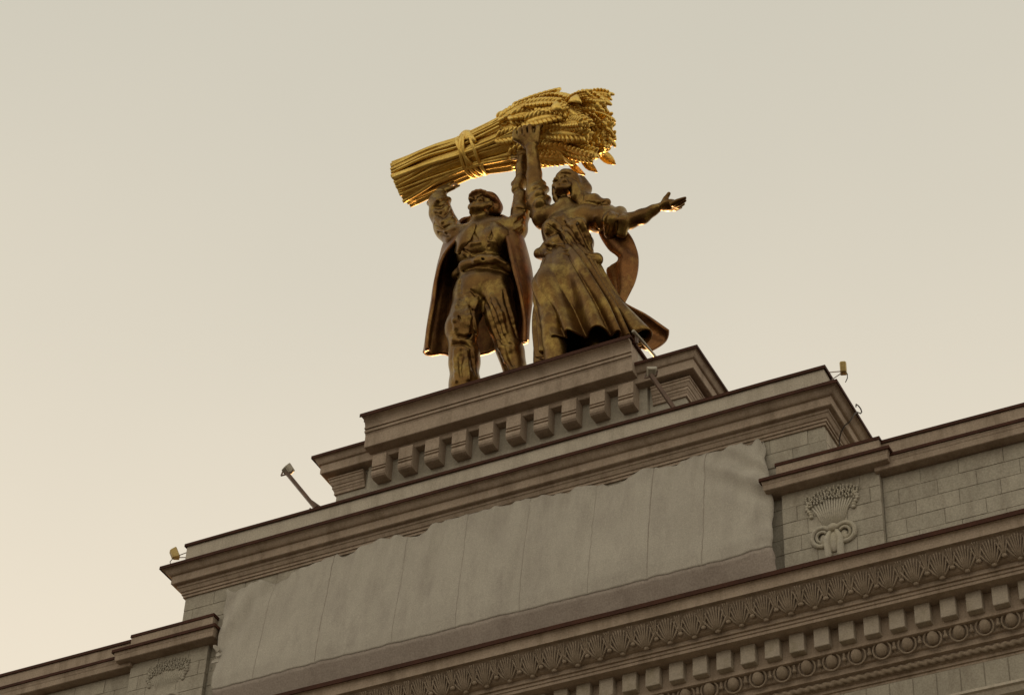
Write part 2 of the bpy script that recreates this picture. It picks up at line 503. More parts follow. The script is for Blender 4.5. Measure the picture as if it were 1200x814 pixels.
# --- wing parapets, with pilasters breaking forward
yv = .13
for sx, X0, X1 in ((1, 10.05, 24.3), (-1, -24.3, -10.05)):
    wing = MB().box(X0, X1, yv + .018, 2.2, -7.4, -2.9).build("wing_parapet", JOINT, gate)
    lim = (10.12, 15.2) if sx > 0 else (-17.5, -10.12)
    blocks(wing, lim[0], lim[1], yv, -3.59, -5.9, .95, .415)
    pth = [(X0, yv), (X1, yv)]
    c = sweep("wing_cornice", pth, [(-.4, -2.65), (.09, -2.65), (.09, -2.95), (.10, -3.2), (.33, -3.255), (.33, -3.32)] + cyma((.33, -3.33), (.29, -3.42), 3, 'S') + [(.28, -3.56), (.26, -3.575), (-.1, -3.575), (-.4, -3.575)], STUCCO, wing)
    sweep("sheet_metal_coping", pth, [(-.6, -2.60), (.11, -2.62), (.13, -2.625), (.133, -2.71), (.11, -2.712), (.105, -2.656), (-.6, -2.64)], FLASH, c, jit=.006)
    sweep("sheet_metal_coping", pth, [(.0, -3.205), (.345, -3.222), (.36, -3.225), (.363, -3.305), (.34, -3.307), (.335, -3.245), (.0, -3.225)], FLASH, c, jit=.006)
    pa, pb, yb = 7.7623, 10.1174, -.028
    a, b = (pa, pb) if sx > 0 else (-pb, -pa)
    pil = MB().box(a + .03, b - .03, yb + .018, 1.0, -7.4, -2.8).build("pilaster", JOINT, gate)
    blocks(pil, a, b, yb, -3.46, -5.9, .9, .415, depth=.14)
    pp = [(a, 1.0), (a, yb), (b, yb), (b, 1.0)]
    c = sweep("pilaster_cap", pp, [(-.4, -2.62), (.075, -2.62), (.075, -3.1), (.36, -3.185), (.36, -3.22)] + cyma((.355, -3.23), (.32, -3.32), 3, 'S') + [(.31, -3.45), (.29, -3.465), (-.4, -3.465)], STUCCO, pil)
    sweep("sheet_metal_coping", pp, [(-.9, -2.575), (.08, -2.585), (.098, -2.588), (.101, -2.672), (.082, -2.675), (.078, -2.612), (-.9, -2.6)], FLASH, c, jit=.006)
    sweep("sheet_metal_coping", pp, [(.0, -3.13), (.37, -3.147), (.392, -3.15), (.395, -3.235), (.37, -3.238), (.365, -3.17), (.0, -3.15)], FLASH, c, jit=.006)
    # sheaf relief
    cx = (a + b) / 2 + .03; yb_ = yb; yb = yb + (.06 if sx > 0 else .085)
    R = MB(); rng = random.Random(5)
    zb, zt_ = -4.72, -3.72
    for k in range(15):
        q = (k - 7) / 7
        R.tube([(cx + q * .20, yb - .03, zb), (cx + q * .36, yb - .08, zb + .45), (cx + q * .50, yb - .07, zt_ - .16 * q * q - .15)], [.028, .03, .02], 5)
    for k in range(17):
        q = (k - 8) / 8
        for row in range(2):
            zz = zt_ - .14 * q * q - .05 - row * .14 + rng.uniform(-.03, .03)
            for e_ in range(3):
                R.ell((cx + q * (.60 - row * .06) + rng.uniform(-.02, .02) + .05 * q * e_ / 3, yb - .10, zz + e_ * .06), (.026, .035, .04), None, 6, 4)
    for s_ in (-1, 1):      # drooping ears at the sides, and the bow
        for e_ in range(6):
            R.ell((cx + s_ * (.55 + .05 * math.sin(e_)), yb - .09, zt_ - .22 - e_ * .075), (.06, .05, .05), None, 6, 4)
        for off, rr in ((0, .06), (.13, .04)):
            lp = [(cx + s_ * (.27 - .02 * off + (.235 - off * .8) * math.cos(a_)), yb - .11 - .03 * math.sin(a_), zb - .24 + (.23 - off * .8) * math.sin(a_)) for a_ in [math.radians(150 - 300 * w_ / 14) for w_ in range(15)]]
            R.tube(lp, [.04] + [rr] * 13 + [.03], 7)
        R.ell((cx + s_ * .24, yb - .08, zb - .30), (.10, .05, .16), None, 8, 5)
        R.tube([(cx + s_ * .05, yb - .10, zb - .08), (cx + s_ * .16, yb - .13, zb - .35), (cx + s_ * .14, yb - .10, zb - .75), (cx + s_ * .22, yb - .08, zb - 1.1)], [.05, .08, .09, .06], 7)
    R.ell((cx, yb - .12, zb - .05), (.13, .1, .11), None, 10, 6)
    R.ell((cx, yb - .08, zb - .40), (.18, .08, .30), None, 10, 6)
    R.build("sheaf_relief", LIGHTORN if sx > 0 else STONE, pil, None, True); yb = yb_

# ================================================================ TARPAULIN over the attic front
rng = random.Random(11)
def wav(x, s): return noise.noise(Vector((x, s, 2.7)))
NXT, NZT = 230, 56
XL, XR = -7.42, 7.62
seams = [(-6.05, .45), (-4.28, .85), (-2.1, .35), (-.4, .3), (1.3, .35), (3.05, .3), (4.55, 1.05), (5.95, .75)]
hooks = [XL]
while hooks[-1] < XR: hooks.append(hooks[-1] + rng.uniform(.55, 1.35))
hooks[-1] = XR
sags = [rng.choice((.02, .04, .07, .12, .18)) for _ in hooks]
lift = [rng.uniform(-.07, .05) for _ in hooks]
def top_edge(x):
    i = max(k for k in range(len(hooks) - 1) if hooks[k] <= x + 1e-6)
    a, b = hooks[i], hooks[i + 1]; t = (x - a) / (b - a)
    s = 1 - abs(2 * (t ** .8) - 1) ** 2.2
    return -1.60 + lift[i] * (1 - t) + lift[i + 1] * t - sags[i] * s + (.05 * wav(x * 2.1, 3) + .010 * wav(x * 9, 5)) - (.22 if x < -4 else 0) * min(1, (-4 - x) / 1.5 if x < -4 else 0), min(t, 1 - t) * (b - a)
def tarp_xyz(i, s, low):
    x = XL + (XR - XL) * i / NXT
    ztop, hd = top_edge(x)
    zbot = -5.12 + .03 * wav(x * .5, 4) + (.10 * max(0, x - 6.75) if x > 6.75 else 0)
    if not low:
        z = ztop + (zbot - ztop) * s
        y = .0 - .365 * min(1, s * 1.12) ** .75
        y -= (.13 * (1 - s) ** 1.2 + .024) * (wav(x * 2.0 + s * .9, s * .7) + .55 * wav(x * 4.6 + s * 1.5, 3 + s)) + .035 * wav(x * .7, s * 2.4 + 5) + .055 * (.3 + .7 * (1 - s)) * wav(x * 3.9 + .35 * math.sin(s * 4), s * .7 + 17) + .024 * wav(x * 3.4 + .3 * math.sin(s * 5), s * .55 + 11)
        y += .02 * math.exp(-(hd / .12) ** 2) * (1 - s) ** 2
        q_ = (x - 6.35) * .75 + (z + 2.1)
        if x > 5.5: y += .085 * math.sin(q_ * 6.5) * math.exp(-(q_ / .75) ** 2) * min(1, (x - 5.5))
        q_ = (x + 6.6) * .8 - (z + 2.5) * .5
        if x < -5.6: y += .05 * math.sin(q_ * 7) * math.exp(-(q_ / .6) ** 2)
        for sm, k in seams:
            t = (x - sm - .06 * wav(s * 4, sm)) / .03
            y += .028 * k * math.exp(-t * t)
            t = (x - sm - .16 - .05 * wav(s * 3, sm + 2)) / .12
            y -= .016 * k * math.exp(-t * t)
    else:
        z = zbot - .95 * s
        y = tarp_xyz(i, 1.0, False).y + .36 * s + .014 * min(1, 4 * s) * wav(x * 2.6, s * 2 + 8) - .012 * math.sin(s * math.pi)
        if x > 6.75: y -= .2 * s * (x - 6.75) / .87
    if x > 6.75:
        e = (x - 6.75) / .87
        if not low: y = y + .10 * e ** 2 + .075 * e * wav(x * 4, z * 2.2)
    xx = x
    if x > 6.6:
        k = (x - 6.6) / 1.02
        xx += k * (-.26 * max(0, 1 - (-1.75 - z) / 1.5) + .06 * wav(z * 2.3, 7) + .03 * wav(z * 7, 2) + .04 * math.sin((z + 1.7) / 3.4 * math.pi))
    if x < -6.6:
        k = (-6.6 - x) / .82
        xx += k * (.20 * max(0, (-z - 1.9) / 3.2) + .06 * wav(z * 2.1, 3) + .03 * wav(z * 6, 4))
    return Vector((xx, y, z))
tarp_root = empty("tarpaulin", (0, -.2, -5.2), "large grey tarpaulin stretched over the attic front between the two pilasters", "tarpaulin")
W1 = NXT + 1
def sheet(name, nz, low, m_):
    tv = [tarp_xyz(i, j / nz, low) for j in range(nz + 1) for i in range(W1)]
    tf = [(j * W1 + i, j * W1 + i + 1, (j + 1) * W1 + i + 1, (j + 1) * W1 + i) for j in range(nz) for i in range(NXT)]
    o = mk(name, tv, tf, m_, tarp_root, None, True)
    s_ = o.modifiers.new("thick", 'SOLIDIFY'); s_.thickness = .012; s_.offset = 1 if not low else 0
    return o
sheet("sheet", NZT, False, TARP)
sheet("lower_strip", 10, True, TARP_LOW)
for sm, k in seams:
    i = int(round((sm - XL) / (XR - XL) * NXT))
    pts = [tarp_xyz(i, j / NZT, False) + Vector((.02 * wav(j * .3, sm), -.016, 0)) for j in range(0, NZT + 1)]
    MB().tube(pts, [.003 + .006 * k * k + .010 * k * k * abs(wav(j * .45, sm + 3)) for j in range(len(pts))], 4).build("seam", SEAM, tarp_root)
# torn tatters at the side edges
for (x, z, s_, n_) in ((-7.20, -4.05, -1, 5),):
    T = MB()
    for k in range(n_):
        a = rng.uniform(-.9, .9); L = rng.uniform(.12, .26)
        c = Vector((x + rng.uniform(-.03, .03), -.26 + rng.uniform(-.05, .05), z + rng.uniform(-.14, .14)))
        d = Vector((s_ * math.cos(a), rng.uniform(-.5, .1), math.sin(a))); w = Vector((-d.z, .2, d.x)) * .055
        T.add([c - w, c + w, c + d * L * .7 + w * .9 + Vector((0, -.02, 0)), c + d * L, c + d * L * .7 - w * .9], [(0, 1, 2, 3, 4)])
    o = T.build("tatter", TARP, tarp_root); t_ = o.modifiers.new("thick", 'SOLIDIFY'); t_.thickness = .015

# ================================================================ FLOODLIGHTS
def beam(M_, a, b, w, h=None):
    a, b = Vector(a), Vector(b); h = h or w
    t = (b - a).normalized(); s = t.cross(Vector((0, 0, 1))).normalized(); u = s.cross(t)
    v = [p + s * i * w / 2 + u * k * h / 2 for p in (a, b) for i, k in ((-1, -1), (1, -1), (1, 1), (-1, 1))]
    M_.add(v, [(0, 1, 2, 3), (7, 6, 5, 4), (0, 4, 5, 1), (1, 5, 6, 2), (2, 6, 7, 3), (3, 7, 4, 0)])
def lamp_head(parent, c, aim, size, material, name="lamp_head"):
    aim = Vector(aim).normalized()
    Rm = aim.to_track_quat('Y', 'Z').to_matrix()
    w, d, h = size
    B = MB(); bm = bmesh.new(); bmesh.ops.create_cube(bm, size=1)
    for q in bm.verts:
        k = .78 if q.co.y < 0 else 1.0
        q.co = Vector((q.co.x * w * k, q.co.y * d, q.co.z * h * k))
    bmesh.ops.bevel(bm, geom=bm.edges[:], offset=.018, segments=1, affect='EDGES')
    for q in bm.verts: q.co = Rm @ q.co + Vector(c)
    B.bm(bm)
    hd = B.build(name, material, parent)
    G = MB(); v = [Rm @ Vector((x * w * .42, d * .5 + .006, z * h * .42)) + Vector(c) for x, z in ((-1, -1), (1, -1), (1, 1), (-1, 1))]
    v2 = [Rm @ Vector((x * w * .42, d * .5 - .01, z * h * .42)) + Vector(c) for x, z in ((-1, -1), (1, -1), (1, 1), (-1, 1))]
    G.add(v + v2, [(0, 1, 2, 3), (7, 6, 5, 4), (0, 4, 5, 1), (1, 5, 6, 2), (2, 6, 7, 3), (3, 7, 4, 0)])
    G.build("lamp_glass", GLASS, hd)
    for k in range(4):          # cooling fins on the back
        F = MB(); x = (k - 1.5) / 4 * w * .8
        v = [Rm @ Vector((x + dx, y, z)) + Vector(c) for z in (-h * .33, h * .33) for y in (-d * .62, -d * .4) for dx in (-.012, .012)]
        F.add(v, [(0, 2, 3, 1), (4, 5, 7, 6), (0, 1, 5, 4), (2, 6, 7, 3), (0, 4, 6, 2), (1, 3, 7, 5)])
        F.build("cooling_fin", material, hd)
    return hd

# long arms leaning out over the parapet, lamps turned to the statues
def arm_light(base, head, brace, label, grp="floodlights on long leaning arms"):
    base, head = Vector(base), Vector(head)
    r = empty("arm_floodlight", base, label, "floodlight", grp)
    A = MB(); beam(A, base, head, .11, .09); A.build("arm", STEEL, r)
    if brace:
        B = MB(); beam(B, base.lerp(head, .26), brace, .05); B.build("brace", STEEL, r)
        C = MB(); beam(C, base.lerp(head, .1) + Vector((-.06, 0, -.1)), Vector(base) + Vector((-.32, .1, -.05)), .03); C.build("stay_wire", STEEL, r)
    up = Vector((0, 1, 1.1)) + Vector((-head.x * .10, 0, 0))
    lamp_head(r, head + Vector((.02, .02, .10)), up, (.27, .18, .27), LAMPM)
    Y = MB(); beam(Y, head + Vector((-.16, 0, -.05)), head + Vector((-.16, .05, .12)), .03); beam(Y, head + Vector((.16, 0, -.05)), head + Vector((.16, .05, .12)), .03); beam(Y, head + Vector((-.16, 0, -.05)), head + Vector((.16, 0, -.05)), .03)
    Y.build("yoke", STEEL, r)
arm_light((-5.016, 0.0, .02), (-5.857, -.30, 1.22), (-4.85, .25, .03), "floodlight on a long dark arm leaning out from the parapet at left of the plinth")
arm_light((5.075, 0.02, .02), (4.56, -.20, 1.08), None, "floodlight on a dark arm standing in front of the plinth's right end")
def small_light(base, head, label, mat_, aim, size):
    r = empty("small_floodlight", base, label, "floodlight", "small floodlights at the ends of the attic parapet")
    base, head = Vector(base), Vector(head); s = 1 if head.x > 0 else -1
    lamp_head(r, head, aim, size, mat_)
    for dz, dy in ((.04, 0), (-.10, .12)):
        A = MB().tube([base + Vector((0, dy, dz)), head + Vector((-s * .04, dy * .4, -.10))], .013, 5); A.build("bracket_arm", STEEL, r)
    A = MB().tube([head + Vector((s * .04, 0, -.14)), head + Vector((s * .10, -.02, -.24)), head + Vector((s * .08, .02, -.34)), head + Vector((s * .01, .06, -.42))], .012, 5); A.build("cable", CABLE, r)
small_light((-9.0, .3, -.02), (-9.56, .3, .07), "small yellowish floodlight sticking out past the left end of the attic parapet", BRASSY, (.55, .45, .35), (.20, .17, .34))
small_light((9.0, .25, -.05), (9.06, 1.12, .78), "small brown floodlight on thin arms at the right end of the attic parapet", BRASSY, (-.25, .8, .30), (.17, .16, .36))

# loose cable looped over the attic cornice's right end
cp_ = [(9.43, .75, -.84), (9.44, .75, -.76), (9.44, .92, -.68), (9.44, 1.08, -.66), (9.45, 1.10, -.74), (9.45, 1.0, -.86), (9.45, .75, -1.0), (9.43, .60, -1.16), (9.36, .38, -1.55), (9.22, .45, -1.55), (9.14, .42, -1.72), (9.02, .62, -1.75), (8.96, .72, -1.95), (8.90, .82, -2.3)]
tag(MB().tube(cp_, .016, 6).build("cable", CABLE, None, None, True), "thin dark cable looped over the right end of the attic cornice", "cable")
rail_ = empty("pipe", (4.0, .7, 2.74), "pale thin pipe lying along the right side of the statue pedestal", "pipe")
MB().tube([(3.99, -.02, 2.85), (4.0, .7, 2.95), (4.0, 1.9, 3.10)], .045, 10).build("tube", LAMPM, rail_, None, True)
for y_, z_ in ((.25, 2.87), (1.5, 3.04)):
    MB().box(3.93, 4.0, y_ - .03, y_ + .03, 2.66, z_).build("bracket", STEEL, rail_)
# ---------------------------------------------------------------- modelling in clay: smooth unions of tapered limbs, meshed by surface nets
def _prim_d(pr, X, Y, Z):
    t = pr[0].lstrip('-')
    if t == 'c':
        ax, ay, az, r1, bx, by, bz, r2 = pr[1:9]
        dx, dy, dz = bx - ax, by - ay, bz - az
        L = dx * dx + dy * dy + dz * dz + 1e-9
        h = np.clip(((X - ax) * dx + (Y - ay) * dy + (Z - az) * dz) / L, 0, 1)
        return np.sqrt((X - ax - h * dx) ** 2 + (Y - ay - h * dy) ** 2 + (Z - az - h * dz) ** 2) - (r1 + (r2 - r1) * h)
    cx, cy, cz, rx, ry, rz = pr[1:7]
    x, y, z = X - cx, Y - cy, Z - cz
    R = pr[7]
    if R is not None:
        x, y, z = (R[0] * x + R[1] * y + R[2] * z, R[3] * x + R[4] * y + R[5] * z, R[6] * x + R[7] * y + R[8] * z)
    k0 = np.sqrt((x / rx) ** 2 + (y / ry) ** 2 + (z / rz) ** 2)
    k1 = np.sqrt((x / rx ** 2) ** 2 + (y / ry ** 2) ** 2 + (z / rz ** 2) ** 2) + 1e-6
    return k0 * (k0 - 1) / k1
def _prim_box(pr):
    if pr[0].lstrip('-') == 'c':
        ax, ay, az, r1, bx, by, bz, r2 = pr[1:9]
        return (min(ax - r1, bx - r2), min(ay - r1, by - r2), min(az - r1, bz - r2)), (max(ax + r1, bx + r2), max(ay + r1, by + r2), max(az + r1, bz + r2))
    m = max(pr[4:7])
    r = pr[4:7] if pr[7] is None else (m, m, m)
    return tuple(pr[1 + i] - r[i] for i in range(3)), tuple(pr[1 + i] + r[i] for i in range(3))
def _blend(F, d, k, sub):
    if sub:
        h = np.maximum(k - np.abs(-F - d), 0) / k       # smooth max(F, -d)
        return np.maximum(F, -d) + h * h * k / 4
    h = np.maximum(k - np.abs(F - d), 0) / k
    return np.minimum(F, d) - h * h * k / 4
def sdf_eval(prims, P):
    P = np.asarray(P, float); F = np.full(P.shape[:-1], 9.0)
    for pr in prims:
        F = _blend(F, _prim_d(pr, P[..., 0], P[..., 1], P[..., 2]), pr[-1], pr[0][0] == '-')
    return F
def sdf_mesh(prims, h, floor=None, wob=None):
    los, his = zip(*[_prim_box(p) for p in prims if p[0][0] != '-'])
    lo = np.min(los, axis=0) - 3 * h; hi = np.max(his, axis=0) + 3 * h
    if floor is not None: lo[2] = max(lo[2], floor - 2 * h)
    n = np.ceil((hi - lo) / h).astype(int) + 1
    ax = [lo[i] + h * np.arange(n[i]) for i in range(3)]
    F = np.full(n, 9.0, np.float32)
    for pr in prims:
        a, b = _prim_box(pr); mg = pr[-1] + 4 * h
        sl = [slice(max(0, int((a[i] - mg - lo[i]) / h)), max(0, int((b[i] + mg - lo[i]) / h) + 2)) for i in range(3)]
        X = ax[0][sl[0]][:, None, None]; Y = ax[1][sl[1]][None, :, None]; Z = ax[2][sl[2]][None, None, :]
        if min(len(ax[0][sl[0]]), len(ax[1][sl[1]]), len(ax[2][sl[2]])) == 0: continue
        d = _prim_d(pr, X, Y, Z)
        F[sl[0], sl[1], sl[2]] = _blend(F[sl[0], sl[1], sl[2]], d, pr[-1], pr[0][0] == '-')
    if wob:
        X = ax[0][:, None, None]; Y = ax[1][None, :, None]; Z = ax[2][None, None, :]
        for (vx, vy, vz, amp, ph) in wob:
            F += (amp * np.sin(X * vx + Y * vy + Z * vz + ph)).astype(np.float32)
    if floor is not None:
        F = np.maximum(F, (floor - ax[2])[None, None, :].astype(np.float32))
    # surface nets
    s = F < 0
    c = np.zeros(tuple(n - 1), np.int8)
    for i in (0, 1):
        for j in (0, 1):
            for k in (0, 1):
                c += s[i:n[0] - 1 + i, j:n[1] - 1 + j, k:n[2] - 1 + k]
    act = np.argwhere((c > 0) & (c < 8))
    idx = np.full(tuple(n - 1), -1, np.int64); idx[tuple(act.T)] = np.arange(len(act))
    acc = np.zeros((len(act), 3)); cnt = np.zeros(len(act))
    cor = [(i, j, k) for i in (0, 1) for j in (0, 1) for k in (0, 1)]
    for p in cor:
        for a in range(3):
            if p[a] == 0:
                q = list(p); q[a] = 1
                f0 = F[tuple((act + p).T)]; f1 = F[tuple((act + q).T)]
                mk_ = (f0 < 0) != (f1 < 0)
                t = np.where(mk_, f0 / np.where(mk_, f0 - f1, 1), 0)
                pos = np.tile(np.array(p, float), (len(act), 1)); pos[:, a] += t
                acc += pos * mk_[:, None]; cnt += mk_
    V = lo + h * (act + acc / cnt[:, None])
    faces = []
    for a in range(3):
        b, c2 = (a + 1) % 3, (a + 2) % 3
        s0 = [slice(None)] * 3; s1 = [slice(None)] * 3
        s0[a] = slice(0, n[a] - 1); s1[a] = slice(1, n[a])
        e0 = s[tuple(s0)]; e1 = s[tuple(s1)]
        E = np.argwhere(e0 != e1)
        E = E[(E[:, b] > 0) & (E[:, c2] > 0) & (E[:, b] < n[b] - 1) & (E[:, c2] < n[c2] - 1)]
        def cell(db, dc):
            q = E.copy(); q[:, b] -= db; q[:, c2] -= dc
            return idx[tuple(q.T)]
        Q = np.stack([cell(1, 1), cell(0, 1), cell(0, 0), cell(1, 0)], 1)
        fl = ~e0[tuple(E.T)]
        Q[fl] = Q[fl][:, ::-1]
        faces.append(Q)
    Q = np.concatenate(faces)
    return V, Q[(Q >= 0).all(1)]
def clay(name, prims, h, material, parent, floor=None, wob=None, relax=1):
    V, Q = sdf_mesh(prims, h, floor, wob)
    for _ in range(relax):
        A = np.zeros_like(V); N = np.zeros(len(V))
        for i in range(4):
            for j in (1, 3):
                np.add.at(A, Q[:, i], V[Q[:, (i + j) % 4]]); np.add.at(N, Q[:, i], 1)
        V = V * .5 + .5 * A / np.maximum(N, 1)[:, None]
    me = bpy.data.meshes.new(name)
    me.vertices.add(len(V)); me.vertices.foreach_set("co", V.astype(np.float32).ravel())
    me.loops.add(Q.size); me.loops.foreach_set("vertex_index", Q.astype(np.int32).ravel())
    me.polygons.add(len(Q)); me.polygons.foreach_set("loop_start", np.arange(0, Q.size, 4, dtype=np.int32))
    me.update(calc_edges=True); me.validate()
    me.polygons.foreach_set("use_smooth", [True] * len(Q))
    return mesh_obj(name, me, material, parent)
